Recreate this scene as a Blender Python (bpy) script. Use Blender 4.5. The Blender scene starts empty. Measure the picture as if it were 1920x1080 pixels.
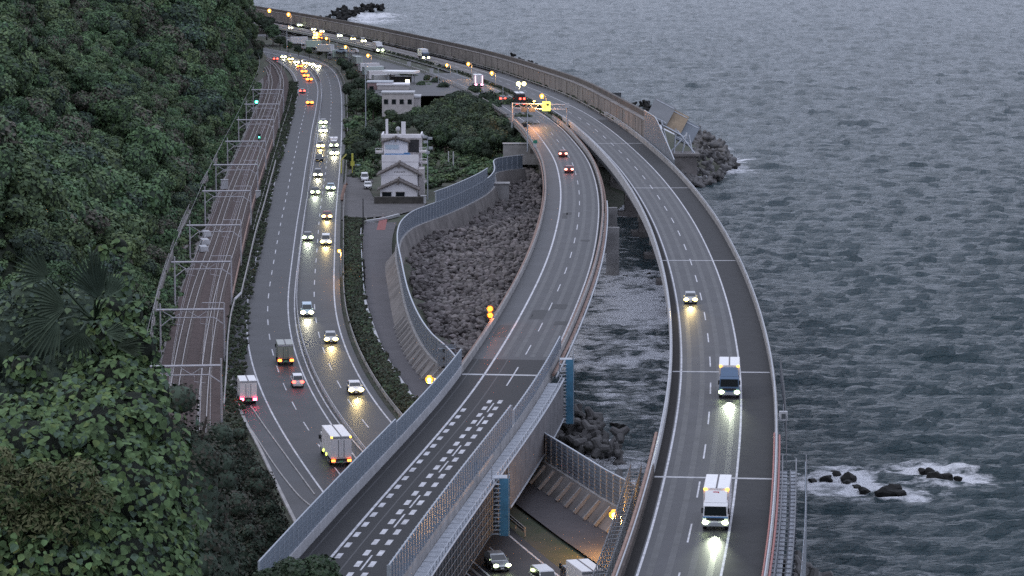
import bpy, math, random
import numpy as np
from mathutils import Vector, Matrix, Euler

random.seed(7); np.random.seed(7)
R = math.radians
SC = bpy.context.scene
COL = SC.collection

# ------------------------------------------------------------------ camera, sky, sun, exposure
CAM_Z, F_PX, PITCH = 70.0, 5520.0, R(7.69)
cam_d = bpy.data.cameras.new('camera'); cam = bpy.data.objects.new('camera', cam_d); COL.objects.link(cam)
cam.location = (0, 0, CAM_Z); cam.rotation_euler = (R(90) - PITCH, 0, 0)
cam_d.sensor_width = 36; cam_d.lens = 36 * F_PX / 1920; cam_d.clip_start = 0.5; cam_d.clip_end = 60000
SC.camera = cam

SUN_EL, SUN_AZ = R(4.0), R(250)
w = bpy.data.worlds.new("World"); SC.world = w; w.use_nodes = True
nt = w.node_tree; nt.nodes.clear()
wo = nt.nodes.new('ShaderNodeOutputWorld'); bg = nt.nodes.new('ShaderNodeBackground')
sky = nt.nodes.new('ShaderNodeTexSky'); sky.sky_type = 'NISHITA'; sky.sun_disc = False
sky.sun_elevation = SUN_EL; sky.sun_rotation = SUN_AZ; sky.altitude = 70; sky.dust_density = 2.0
tc = nt.nodes.new('ShaderNodeTexCoord'); mp = nt.nodes.new('ShaderNodeMapping'); mp.inputs['Scale'].default_value = (1, 1, 2.6)
nz = nt.nodes.new('ShaderNodeTexNoise'); nz.inputs['Scale'].default_value = 2.3; nz.inputs['Detail'].default_value = 6
cr = nt.nodes.new('ShaderNodeValToRGB')
cr.color_ramp.elements[0].position = .3; cr.color_ramp.elements[0].color = (4.75, 5.3, 7.0, 1)
cr.color_ramp.elements[1].position = .72; cr.color_ramp.elements[1].color = (7.9, 8.5, 10.2, 1)
mx = nt.nodes.new('ShaderNodeMixRGB'); mx.inputs[0].default_value = .95
nt.links.new(tc.outputs['Generated'], mp.inputs[0]); nt.links.new(mp.outputs[0], nz.inputs['Vector'])
nt.links.new(nz.outputs[0], cr.inputs[0]); nt.links.new(sky.outputs[0], mx.inputs[1]); nt.links.new(cr.outputs[0], mx.inputs[2])
sx = nt.nodes.new('ShaderNodeSeparateXYZ'); nt.links.new(tc.outputs['Generated'], sx.inputs[0])
gm = nt.nodes.new('ShaderNodeMapRange'); gm.inputs[3].default_value = .86; gm.inputs[4].default_value = 1.12; nt.links.new(sx.outputs[2], gm.inputs[0])   # an overcast sky is brightest overhead
vm = nt.nodes.new('ShaderNodeVectorMath'); vm.operation = 'SCALE'; nt.links.new(mx.outputs[0], vm.inputs[0]); nt.links.new(gm.outputs[0], vm.inputs[3])
nt.links.new(vm.outputs[0], bg.inputs[0]); bg.inputs[1].default_value = 0.1
nt.links.new(bg.outputs[0], wo.inputs[0])
sd = bpy.data.lights.new('sun', 'SUN'); sd.energy = 0.5; sd.angle = R(25); sd.color = (1, .96, .92)
so = bpy.data.objects.new('sun', sd); COL.objects.link(so)
so.rotation_euler = Euler((R(90) - R(35), 0, R(-(250 - 180))), 'XYZ')
SC.view_settings.view_transform = 'Standard'; SC.view_settings.look = 'None'
SC.view_settings.exposure = 0.55; SC.view_settings.gamma = 1.0
try: SC.view_settings.use_curve_mapping = False
except Exception: pass
SC.render.engine = 'CYCLES'
SC.cycles.use_denoising = False
SC.cycles.sample_clamp_indirect = 4; SC.cycles.max_bounces = 6; SC.cycles.diffuse_bounces = 3; SC.cycles.glossy_bounces = 3

# ------------------------------------------------------------------ helpers
def zdeck(Y):
    t = min(max((Y - 780) / 300., 0), 1); t = t * t * (3 - 2 * t)
    return 11.3 - 3.3 * t
def g(px, py, z=0.0):
    """the point at height z (number or function of Y) that the photograph shows at px, py"""
    x = (px - 960) / F_PX; y = (py - 540) / F_PX
    fy = math.cos(PITCH) - y * math.sin(PITCH); dz = -math.sin(PITCH) - y * math.cos(PITCH)
    zz = z(700.) if callable(z) else z
    for _ in range(12):
        t = (zz - CAM_Z) / dz
        if not callable(z): break
        zz = z(fy * t)
    return Vector((x * t, fy * t, zz))
def at_depth(px, py, Y):
    x = (px - 960) / F_PX; y = (py - 540) / F_PX
    fy = math.cos(PITCH) - y * math.sin(PITCH); dz = -math.sin(PITCH) - y * math.cos(PITCH)
    t = Y / fy
    return Vector((x * t, Y, CAM_Z + dz * t))

class Curve:
    """a smooth polyline from near to far; offsets are to the right of its direction"""
    def __init__(s, pts, step=2.0, smooth=3):
        P = [Vector(p) for p in pts]; out = []
        Q = [P[0] * 2 - P[1]] + P + [P[-1] * 2 - P[-2]]
        for i in range(1, len(Q) - 2):
            a, b, c, d = Q[i - 1], Q[i], Q[i + 1], Q[i + 2]
            n = max(2, int((c - b).length / 1.0))
            for k in range(n):
                t = k / n
                out.append(.5 * ((2 * b) + (c - a) * t + (2 * a - 5 * b + 4 * c - d) * t * t + (3 * b - a - 3 * c + d) * t ** 3))
        out.append(P[-1])
        A = np.array([tuple(p) for p in out])
        d = np.concatenate([[0], np.cumsum(np.linalg.norm(np.diff(A[:, :2], axis=0), axis=1))])
        n = int(d[-1] / step) + 1
        S = np.linspace(0, d[-1], n)
        A = np.stack([np.interp(S, d, A[:, k]) for k in range(3)], 1)
        ker = int(smooth * 4)
        for _ in range(3):
            if ker > 1 and n > 3 * ker:
                k = np.ones(ker) / ker; pad = ker
                B = np.empty_like(A)
                for c in range(3):
                    lo = 2 * A[0, c] - A[pad:0:-1, c]; hi = 2 * A[-1, c] - A[-2:-pad - 2:-1, c]
                    E_ = np.concatenate([lo, A[:, c], hi])
                    B[:, c] = np.convolve(E_, k, 'same')[pad:pad + n]
                A = B
        s.A = A
        s.S = np.concatenate([[0], np.cumsum(np.linalg.norm(np.diff(A[:, :2], axis=0), axis=1))])
        T = np.gradient(A[:, :2], axis=0); T /= np.linalg.norm(T, axis=1)[:, None]
        s.T = T; s.L = s.S[-1]
    def p(s, q, o=0.0, dz=0.0):
        x, y, z = (np.interp(q, s.S, s.A[:, k]) for k in range(3))
        tx, ty = np.interp(q, s.S, s.T[:, 0]), np.interp(q, s.S, s.T[:, 1])
        l = math.hypot(tx, ty); tx /= l; ty /= l
        return Vector((x + ty * o, y - tx * o, z + dz))
    def t(s, q):
        tx, ty = np.interp(q, s.S, s.T[:, 0]), np.interp(q, s.S, s.T[:, 1])
        return Vector((tx, ty, 0)).normalized()
    def ang(s, q):
        t = s.t(q); return math.atan2(-t.x, t.y)
    def near(s, v):
        return float(s.S[np.argmin((s.A[:, 0] - v[0]) ** 2 + (s.A[:, 1] - v[1]) ** 2)])
    def sY(s, Y):
        return float(s.S[np.argmin(np.abs(s.A[:, 1] - Y))])
    def span(s, a, b, step):
        n = max(1, int(math.ceil((b - a) / step))); return [a + (b - a) * i / n for i in range(n + 1)]

class MB:
    def __init__(s): s.v = []; s.f = []; s.m = []; s.cur = 0
    def add(s, vs, fs, m=None):
        o = len(s.v); s.v += [tuple(x) for x in vs]
        for f in fs: s.f.append(tuple(i + o for i in f)); s.m.append(s.cur if m is None else m)
        return s
    def box(s, c, d, rz=0, m=None, taper=1.0, rx=0):
        M = Matrix.Rotation(rz, 3, 'Z') @ Matrix.Rotation(rx, 3, 'X'); hx, hy, hz = d[0] / 2, d[1] / 2, d[2] / 2
        vs = []
        for z, k in ((-hz, 1), (hz, taper)):
            for x, y in ((-hx, -hy), (hx, -hy), (hx, hy), (-hx, hy)):
                vs.append(Vector(c) + M @ Vector((x * k, y * k, z)))
        return s.add(vs, [(3, 2, 1, 0), (4, 5, 6, 7), (0, 1, 5, 4), (1, 2, 6, 5), (2, 3, 7, 6), (3, 0, 4, 7)], m)
    def tube(s, pts, r, n=6, m=None, caps=True):
        P = [Vector(p) for p in pts]; rs = r if isinstance(r, (list, tuple)) else [r] * len(P)
        vs = []; fs = []
        for i, p in enumerate(P):
            d = (P[min(i + 1, len(P) - 1)] - P[max(i - 1, 0)])
            if d.length < 1e-9: d = Vector((0, 0, 1))
            d.normalize(); a = Vector((0, 0, 1)) if abs(d.z) < .9 else Vector((1, 0, 0))
            u = d.cross(a).normalized(); v = d.cross(u)
            for k in range(n):
                t = 2 * math.pi * k / n; vs.append(p + (u * math.cos(t) + v * math.sin(t)) * rs[i])
        for i in range(len(P) - 1):
            for k in range(n):
                a, b = i * n + k, i * n + (k + 1) % n
                fs.append((a, b, b + n, a + n))
        if caps: fs += [tuple(range(n)), tuple(range(len(vs) - n, len(vs)))[::-1]]
        return s.add(vs, fs, m)
    def ball(s, c, r, m=None, nu=8, nv=5, sq=(1, 1, 1)):
        vs = []; fs = []
        for i in range(nv + 1):
            ph = math.pi * i / nv
            for k in range(nu):
                th = 2 * math.pi * k / nu
                vs.append((c[0] + r * sq[0] * math.sin(ph) * math.cos(th), c[1] + r * sq[1] * math.sin(ph) * math.sin(th), c[2] + r * sq[2] * math.cos(ph)))
        for i in range(nv):
            for k in range(nu):
                a, b = i * nu + k, i * nu + (k + 1) % nu
                fs.append((a, a + nu, b + nu, b))
        return s.add(vs, fs, m)
    def ribbon(s, cv, o1, o2, a, b, dz=0, step=3, m=None, dz2=None):
        Q = cv.span(a, b, step); vs = []
        for q in Q: vs += [cv.p(q, o1, dz), cv.p(q, o2, dz if dz2 is None else dz2)]
        return s.add(vs, [(2 * i, 2 * i + 1, 2 * i + 3, 2 * i + 2) for i in range(len(Q) - 1)], m)
    def bar(s, cv, o1, o2, z1, z2, a, b, step=3, m=None):
        """a bar of rectangular section following a curve"""
        Q = cv.span(a, b, step); vs = []; fs = []
        for q in Q: vs += [cv.p(q, o1, z1), cv.p(q, o2, z1), cv.p(q, o2, z2), cv.p(q, o1, z2)]
        for i in range(len(Q) - 1):
            k = 4 * i
            for j in range(4): fs.append((k + j, k + (j + 1) % 4, k + 4 + (j + 1) % 4, k + 4 + j))
        n = len(vs); fs += [(3, 2, 1, 0), (n - 4, n - 3, n - 2, n - 1)]
        return s.add(vs, fs, m)
    def prism(s, prof, hw, m=None):
        """side profile [(y, z)...] pulled out to both sides; hw(y, z) is the half width"""
        n = len(prof)
        vs = [(-hw(y, z), y, z) for y, z in prof] + [(hw(y, z), y, z) for y, z in prof]
        fs = [tuple(range(n))[::-1], tuple(range(n, 2 * n))] + [(i, (i + 1) % n, n + (i + 1) % n, n + i) for i in range(n)]
        return s.add(vs, fs, m)
    def mesh(s, name, mats, smooth=False):
        me = bpy.data.meshes.new(name); me.from_pydata(s.v, [], s.f)
        for mt in (mats if isinstance(mats, (list, tuple)) else [mats]): me.materials.append(mt)
        me.polygons.foreach_set('material_index', s.m)
        if smooth: me.polygons.foreach_set('use_smooth', [True] * len(s.f))
        me.update(); return me
    def build(s, name, mats, parent=None, smooth=False):
        return link(name, s.mesh(name, mats, smooth), parent)

def link(name, data, parent=None, loc=None, rot=None, scale=None):
    o = bpy.data.objects.new(name, data); COL.objects.link(o)
    if parent is not None: o.parent = parent
    if loc is not None: o.location = loc
    if rot is not None: o.rotation_euler = rot
    if scale is not None: o.scale = scale if hasattr(scale, '__len__') else (scale,) * 3
    return o
def tag(o, label=None, cat=None, group=None, kind=None):
    if label: o['label'] = label
    if cat: o['category'] = cat
    if group: o['group'] = group
    if kind: o['kind'] = kind
    return o
def thing(name, label, cat, loc=(0, 0, 0), rz=0, group=None):
    o = link(name, None, None, loc, (0, 0, rz)); o.empty_display_size = .3
    return tag(o, label, cat, group)
def kids(o): return [c for c in CH.get(o.name, [])]
CH = {}
def note(o):
    if o.parent: CH.setdefault(o.parent.name, []).append(o)
    return o
def copy_tree(o, parent=None, seen=None):
    c = o.copy(); COL.objects.link(c)
    if parent is not None: c.parent = parent
    for ch in list(o.children): copy_tree(ch, c)
    return c

# ------------------------------------------------------------------ materials
MATS = {}
def mat(name, col, rough=.7, var=.0, scale=1.0, bump=0.0, metal=0.0, emit=None, es=0, spec=.5, rand=0.0, detail=5, col2=None, trans=0.0):
    if name in MATS: return MATS[name]
    m = bpy.data.materials.new(name); m.use_nodes = True; n = m.node_tree.nodes; l = m.node_tree.links
    b = n['Principled BSDF']; b.inputs['Roughness'].default_value = rough; b.inputs['Metallic'].default_value = metal
    b.inputs['Specular IOR Level'].default_value = spec
    b.inputs['Base Color'].default_value = (*col, 1)
    src = None
    if var or bump or col2:
        t = n.new('ShaderNodeTexCoord'); nz = n.new('ShaderNodeTexNoise'); nz.inputs['Scale'].default_value = scale; nz.inputs['Detail'].default_value = detail
        l.new(t.outputs['Object'], nz.inputs['Vector'])
        if var or col2:
            r = n.new('ShaderNodeValToRGB'); c2 = col2 or tuple(min(1, c * (1 + var)) for c in col); c1 = col if col2 else tuple(c * (1 - var) for c in col)
            r.color_ramp.elements[0].color = (*c1, 1); r.color_ramp.elements[1].color = (*c2, 1)
            r.color_ramp.elements[0].position = .32; r.color_ramp.elements[1].position = .68
            l.new(nz.outputs[0], r.inputs[0]); src = r.outputs[0]
        if bump:
            bp = n.new('ShaderNodeBump'); bp.inputs['Strength'].default_value = bump; bp.inputs['Distance'].default_value = .1
            l.new(nz.outputs[0], bp.inputs['Height']); l.new(bp.outputs[0], b.inputs['Normal'])
    if rand:
        oi = n.new('ShaderNodeObjectInfo'); hs = n.new('ShaderNodeHueSaturation'); mr = n.new('ShaderNodeMapRange')
        mr.inputs[3].default_value = 1 - rand; mr.inputs[4].default_value = 1 + rand
        l.new(oi.outputs['Random'], mr.inputs[0]); l.new(mr.outputs[0], hs.inputs['Value'])
        m2 = n.new('ShaderNodeMath'); m2.operation = 'MULTIPLY'; m2.inputs[1].default_value = 7.31
        fr = n.new('ShaderNodeMath'); fr.operation = 'FRACT'; m3 = n.new('ShaderNodeMapRange'); m3.inputs[3].default_value = .47; m3.inputs[4].default_value = .525
        l.new(oi.outputs['Random'], m2.inputs[0]); l.new(m2.outputs[0], fr.inputs[0]); l.new(fr.outputs[0], m3.inputs[0]); l.new(m3.outputs[0], hs.inputs['Hue'])
        if src: l.new(src, hs.inputs['Color'])
        else: hs.inputs['Color'].default_value = (*col, 1)
        src = hs.outputs[0]
    if src: l.new(src, b.inputs['Base Color'])
    if emit: b.inputs['Emission Color'].default_value = (*emit, 1); b.inputs['Emission Strength'].default_value = es
    if trans: b.inputs['Transmission Weight'].default_value = trans
    MATS[name] = m; return m

M_asph = mat('asphalt', (.030, .030, .035), .56, .22, .22, .12, spec=.32)
M_asph_old = mat('worn asphalt', (.038, .038, .043), .56, .22, .16, .12, spec=.32)
M_asph_new = mat('fresh asphalt', (.010, .010, .012), .6, .15, .5, .1, spec=.22)
M_patch = mat('asphalt patch', (.022, .022, .024), .6, .1, 1, spec=.3)
M_paint = mat('road paint', (.45, .45, .48), .6, .3, .9)
M_paint_worn = mat('worn road paint', (.34, .34, .36), .6, .2, 2)
M_conc = mat('concrete', (.30, .29, .29), .8, .22, .5, .15)
M_conc_d = mat('weathered concrete', (.17, .155, .15), .85, .3, .35, .2)
M_conc_l = mat('pale concrete', (.42, .42, .44), .75, .12, .7, .08)
M_wallc = mat('sea wall concrete', (.22, .20, .19), .85, .22, .22, .15)
M_steel = mat('galvanised steel', (.42, .44, .48), .45, .1, 2, 0, .55)
M_steel_d = mat('dark steel', (.10, .11, .12), .5, .15, 2, 0, .4)
M_girder = mat('painted girder', (.20, .21, .23), .55, .12, .6)
M_rust_and_lit = mat('rusty pipe', (.24, .15, .12), .7, .25, 1.5)  # rust colour; also stands for orange light on one viaduct pipe
M_redlit_pipe = mat('red lit pipe', (.34, .12, .10), .55, .15, 2)  # red light falling on the pipes is put into this base colour
M_panel = mat('noise barrier panel', (.21, .25, .30), .45, .08, 1.2, 0, .3)
M_slat = mat('louvre fence panel', (.17, .20, .245), .5, .1, 1.2, 0, .2)
M_post = mat('fence post', (.40, .43, .48), .45, .08, 2, 0, .4)
M_net = mat('scaffold net', (.16, .155, .165), .9, .18, .8, .3)
M_mesh = mat('scaffold mesh sheet', (.085, .085, .095), .9, .25, 1.5)
M_scafp = mat('scaffold pipe', (.22, .23, .25), .5, .15, 2, 0, .35)
M_deckpl = mat('scaffold deck', (.36, .38, .42), .6, .2, 2)
M_blue = mat('blue sheet', (.055, .17, .27), .7, .22, .9, .4)
M_ballast = mat('ballast', (.070, .047, .043), .95, .3, 1.2, .4)
M_rail = mat('rail', (.30, .27, .27), .35, .1, 1, 0, .6)
M_sleeper = mat('sleeper', (.17, .14, .13), .9, .2, 2)
M_portal = mat('catenary steel', (.42, .41, .44), .5, .1, 2, 0, .3)
M_soil = mat('soil and weeds', (.075, .07, .055), .95, 0, .25, .3, col2=(.04, .055, .03))
M_hill = mat('hill soil', (.022, .03, .018), 1, .3, .2, .3)
M_rock = mat('boulder', (.135, .120, .118), .9, .25, .9, .5, rand=.5)
M_rock_wet = mat('wet rock', (.012, .012, .012), .7, .3, 1, .6, spec=.2)
M_tetra = mat('concrete armour block', (.115, .11, .11), .85, .25, .8, .4, rand=.25)
M_white = mat('white paint', (.74, .73, .74), .45, .04, 2)
M_boxw = mat('truck body panel', (.70, .67, .68), .45, .05, 1.5)
M_seam = mat('dark seam', (.10, .09, .10), .6)
M_black = mat('black plastic', (.018, .018, .02), .5)
M_tyre = mat('tyre', (.02, .02, .02), .9)
M_rim = mat('wheel rim', (.35, .35, .37), .4, metal=.6)
M_glass = mat('dark glass', (.012, .015, .018), .08, spec=.8)
M_chassis = mat('chassis', (.04, .04, .042), .7)
M_amber_lens = mat('amber marker', (.5, .2, .02), .4, emit=(1, .42, .05), es=4)
M_head = mat('headlight white', (.9, .9, .9), .3, emit=(1, .96, .50), es=10)
M_head_y = mat('headlight warm', (.9, .9, .8), .3, emit=(1, .76, .20), es=9)
M_head_g = mat('headlight cool', (.9, .9, .9), .3, emit=(.80, 1, .50), es=9)
M_tail = mat('tail light', (.5, .02, .02), .4, emit=(1, .06, .04), es=7)
M_brake = mat('brake light', (.6, .05, .02), .4, emit=(1, .15, .02), es=9)
M_lamp = mat('sodium lamp', (.9, .6, .2), .4, emit=(1, .58, .12), es=9)
M_halo_globe = mat('amber globe', (.8, .4, .05), .4, emit=(1, .36, .025), es=1.25)  # orange halo of the street lamps, given to an added globe
M_lamp_y = mat('pale yellow lamp', (.9, .8, .4), .4, emit=(1, .85, .28), es=4)
M_flash = mat('orange flasher', (.9, .4, .1), .4, emit=(1, .13, .008), es=1.9)
M_green_lit = mat('green signal', (.05, .6, .4), .4, emit=(.05, 1, .60), es=14)
M_red_lit = mat('red signal', (.6, .05, .1), .4, emit=(1, .08, .16), es=8)
M_ysign = mat('yellow lit sign', (.8, .8, .1), .4, emit=(.9, 1, .14), es=1.3)
M_screen = mat('lit window', (.8, .8, .7), .4, emit=(1, .95, .6), es=5)
M_tile = mat('grey roof tile', (.10, .085, .08), .7, .15, 3, .4)
M_plaster = mat('white plaster', (.72, .70, .73), .85, .08, .8)
M_plaster_g = mat('grey plaster', (.45, .42, .42), .85, .15, .8)
M_bluetarp = mat('blue tarp', (.05, .16, .34), .6, .2, 2)
M_green_sign = mat('green board', (.02, .18, .12), .5)
M_red_paint = mat('red road surface', (.22, .065, .06), .8, .2, 1.5)
M_orange = mat('orange plastic', (.65, .20, .05), .5)
M_bark = mat('bark', (.07, .055, .045), .95, .3, 3, .4)
def leafmat(name, col, rand=.3, var=.35, scale=.6): return mat(name, col, .75, var, scale, 0, spec=.18, rand=rand, detail=2)
L_hill_a = leafmat('hill foliage', (.088, .135, .074), .3); L_hill_b = leafmat('hill foliage bright', (.118, .178, .084), .3)
L_hill_c = leafmat('hill foliage brown', (.105, .100, .080), .3); L_hill_d = leafmat('hill foliage dark', (.056, .080, .066), .3)
L_dark_a = leafmat('dark foliage', (.036, .048, .034), .2); L_dark_b = leafmat('dark brown foliage', (.052, .050, .038), .2)
L_mid_a = leafmat('grove foliage', (.050, .072, .046)); L_mid_b = leafmat('grove foliage light', (.075, .110, .055))
L_weed = leafmat('verge weeds', (.060, .062, .042), .2)
L_core = mat('inner foliage', (.055, .078, .055), 1, .2, 1)
L_kudzu = leafmat('kudzu leaf', (.094, .145, .060), .5, .2, 4); L_kudzu_y = leafmat('young kudzu leaf', (.135, .185, .062), .3, .2, 4)
L_kudzu_b = leafmat('bluish kudzu leaf', (.082, .122, .074), .35, .2, 4)
L_brown = leafmat('dry shrub leaf', (.120, .118, .060), .4, .3, 4)
L_palm = leafmat('palm leaf', (.055, .080, .056), .3, .2, 4)

# ------------------------------------------------------------------ the lines of the place (photo points put on their real heights)
R1Z = 3.8
tr_px = [(1262,1120),(1290,1024),(1315,890),(1329.8,787.5),(1333.3,729.3),(1332.9,679),(1328,633),(1323,594),(1315,557.7),(1306.4,524),(1296.7,493.5),(1285.8,465.8),
         (1274.9,439.8),(1263.2,415.7),(1250,393.5),(1237.5,372.9),(1223.9,353.8),(1209.5,335),(1195.5,318),(1180.4,302),(1165,286.5),(1149.6,271.7),(1134.8,258.1),(1119.3,245.3),(1097,228),(1068,210)]
wall_px = [(1262,305),(1204,261),(1161,235),(1102,200),(1062,180),(997,156),(939,136),(880,119),(810,102),(725,82),(650,66),(562,49),(500,38),(440,27),(380,15)]
wall_c = Curve([g(x, y, zdeck) for x, y in wall_px], 3, 3)
far = [wall_c.p(q, -8.3) for q in np.arange(wall_c.sY(880), wall_c.L, 45)]
TR = Curve([g(x, y, zdeck) for x, y in tr_px] + far, 2, 4)
tl_px = [(640,1120),(684,1064),(722,1010),(800,917),(868,834),(935,750),(962,706),(990,658.5),(1011,620),(1032,575.5),(1048,541.5),(1061.5,507),(1076,460),(1086.7,395),(1085.5,351),(1082,335),(1072,301),(1052,272),(1042,259),(1030,245),(1016,232)]
TL = Curve([g(x, y, zdeck) for x, y in tl_px] + [TR.p(q, -11.5) for q in np.arange(TR.sY(840), TR.L - 60, 45)], 2, 4)
for C_ in (TR, TL): C_.A[:, 2] = [zdeck(y) for y in C_.A[:, 1]]
rl_px = [(860,1120),(780,1050),(712,985),(662,925),(633,883),(598.5,839),(571,797),(548,758.4),(530,721),(517,685),(508,655),(503,625),(500.7,596),(501,570),(504,545),(507.8,521.4),(511.9,499),(515.5,478),(522,441.5),(529,405),(536.5,372),(542.5,340),(549.7,304),(556,277),(562,246),(570,215),(576,185),(578,165),(573,148),(562,131),(541,116),(513,105),(470,95)]
RL = Curve([g(x, y, R1Z) for x, y in rl_px], 2, 4)
rr_px = [(1030,1120),(940,1050),(850,965),(770,885),(720,838),(680.5,793.5),(654,755.5),(632.5,717.6),(616,685),(604,652.7),(595.5,622),(590,591),(588,567),(589,542),(590.5,510),(594,474),(598,417),(602,383),(608,340),(613,300),(617,260),(620,217),(621,180),(618,154),(609,134),(590,119),(558,107),(515,97),(470,89)]
RR = Curve([g(x, y, R1Z) for x, y in rr_px], 2, 4)
rail_px = [(338,1000),(345,850),(361,680),(391,538),(418,461),(447,364),(484,268),(508,200),(518,162),(515,140),(502,120),(470,100)]
RC = Curve([g(x, y, 4.2) for x, y in rail_px], 2, 4)

toe = np.array([(p.x, p.y) for p in (g(x, y, 4) for x, y in [(250,1000),(268,800),(292,660),(318,545),(346,446),(384,375),(418,300),(444,235),(472,178),(490,140),(497,112)])] )
toe = np.vstack([[(toe[0, 0] + 8, 200), ], toe, [(-118, 1130), (-190, 1400), (-380, 2300)]])
def xtoe(Y): return np.interp(Y, toe[:, 1], toe[:, 0])

SHORE = [tuple(p.xy) for p in [g(1470,1120,0), g(1330,1120,0)]] + [tuple(g(x, y, 0).xy) for x, y in
         [(1235,960),(1195,905),(1130,868),(1070,835),(1000,770),(985,720),(1000,650),(1060,560),(1125,450),(1130,405),(1165,395),(1195,372),(1230,365),(1282,338),(1380,320),(1345,285),(1300,265),(1230,235)]]
SHORE += [tuple(wall_c.p(q, 9).xy) for q in np.arange(wall_c.sY(760), wall_c.L, 40)]
SHORE = np.array(SHORE)
def seg_dist(X, Y, P):
    D = np.full(X.shape, 1e9)
    for (x0, y0), (x1, y1) in zip(P[:-1], P[1:]):
        dx, dy = x1 - x0, y1 - y0; t = np.clip(((X - x0) * dx + (Y - y0) * dy) / (dx * dx + dy * dy + 1e-9), 0, 1)
        D = np.minimum(D, np.hypot(X - x0 - t * dx, Y - y0 - t * dy))
    return D
def in_poly(X, Y, P):
    I = np.zeros(X.shape, bool)
    for (x0, y0), (x1, y1) in zip(P, np.roll(P, -1, 0)):
        c = ((y0 > Y) != (y1 > Y)) & (X < (x1 - x0) * (Y - y0) / (y1 - y0 + 1e-12) + x0); I ^= c
    return I
LAND = np.vstack([SHORE, [(-900, SHORE[-1, 1] + 400), (-900, -50), (300, -50), (300, 150), (60, 235)]])
def vnoise(X, Y, s, seed):
    rs = np.random.RandomState(seed); G = rs.rand(64, 64)
    x = X / s; y = Y / s; i = np.floor(x).astype(int); j = np.floor(y).astype(int); fx = x - i; fy = y - j
    fx = fx * fx * (3 - 2 * fx); fy = fy * fy * (3 - 2 * fy); i %= 64; j %= 64; i2 = (i + 1) % 64; j2 = (j + 1) % 64
    return (G[i, j] * (1 - fx) + G[i2, j] * fx) * (1 - fy) + (G[i, j2] * (1 - fx) + G[i2, j2] * fx) * fy
def sstep(a, b, x):
    t = np.clip((x - a) / (b - a), 0, 1); return t * t * (3 - 2 * t)
rrY = RR.A[::-1] if RR.A[0, 1] > RR.A[-1, 1] else RR.A
def hill_z(X, Y):
    d = xtoe(Y) - X
    s = .78 + 1.9 * sstep(800, 985, Y)
    h = np.minimum(d * s, 75 + .2 * d)
    h = np.where(d > 0, h, 0)
    h = h + (vnoise(X * .45, Y + .55 * X, 30, 3) - .5) * 19 * np.clip(d / 22, 0, 1) + (vnoise(X, Y, 14, 4) - .5) * 4 * np.clip(d / 12, 0, 1)
    near = 67.0 - .29 * Y - np.maximum(0, X + 2) * .25 + (vnoise(X, Y, 30, 5) - .5) * 2
    return np.maximum(h, near - 3.4)
RFW = np.array([tuple(g(x, y, 2).xy) for x, y in [(858,690),(815,645),(780,582),(762,520),(752,470),(765,432),(850,402),(912,378),(930,360),(932,326),(995,318),(1030,330),(1040,400),(1030,460),(1010,520),(970,600),(920,665),(890,700)]])
def ground_z(X, Y):
    X = np.asarray(X, float); Y = np.asarray(Y, float)
    D = seg_dist(X, Y, SHORE); inside = in_poly(X, Y, LAND)
    z = np.where(inside, np.minimum(3.5, -.3 + D * .42), -np.minimum(4, .3 + D * .35))
    xr = np.interp(Y, RR.A[:, 1], RR.A[:, 0]) + 9
    up = sstep(830, 930, Y) * sstep(0, 16, X - xr) * inside * sstep(2, 9, D)
    z = z + up * 3.9
    if RFW is not None: z = np.where(in_poly(X, Y, RFW), np.minimum(z, 1.6), z)
    hz = hill_z(X, Y)
    return np.maximum(z, np.where(hz > .01, 3.4 + hz, -50)) if True else z
def gz(x, y): return float(ground_z(np.array([x]), np.array([y]))[0])

# ------------------------------------------------------------------ setting: ground, hillside, sea
def grid_obj(name, xs, ys, zf, m, kind='structure', keep=None, smooth=True):
    X, Y = np.meshgrid(xs, ys); Z = zf(X, Y); nx, ny = len(xs), len(ys)
    V = np.stack([X.ravel(), Y.ravel(), Z.ravel()], 1)
    i = np.arange(nx - 1)[None, :] + np.arange(ny - 1)[:, None] * nx; Fq = np.stack([i, i + 1, i + nx + 1, i + nx], -1).reshape(-1, 4)
    if keep is not None:
        k = keep(X, Y, Z).ravel(); Fq = Fq[k[Fq].any(1)]
    used = np.unique(Fq); mp_ = -np.ones(len(V), int); mp_[used] = np.arange(len(used)); V = V[used]; Fq = mp_[Fq]
    return raw_mesh(name, V, Fq, m, smooth), V
def raw_mesh(name, V, Fq, mats, smooth=False, mi=None):
    me = bpy.data.meshes.new(name); V = np.asarray(V, np.float32); Fq = np.asarray(Fq, np.int32); k = Fq.shape[1]
    me.vertices.add(len(V)); me.vertices.foreach_set('co', V.ravel())
    me.loops.add(Fq.size); me.loops.foreach_set('vertex_index', Fq.ravel())
    me.polygons.add(len(Fq)); me.polygons.foreach_set('loop_start', np.arange(len(Fq), dtype=np.int32) * k)
    try: me.polygons.foreach_set('loop_total', np.full(len(Fq), k, np.int32))
    except Exception: pass
    for mt in (mats if isinstance(mats, (list, tuple)) else [mats]): me.materials.append(mt)
    if mi is not None: me.polygons.foreach_set('material_index', np.asarray(mi, np.int32))
    if smooth: me.polygons.foreach_set('use_smooth', np.ones(len(Fq), bool))
    me.update(calc_edges=True); me.validate(); return me

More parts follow.
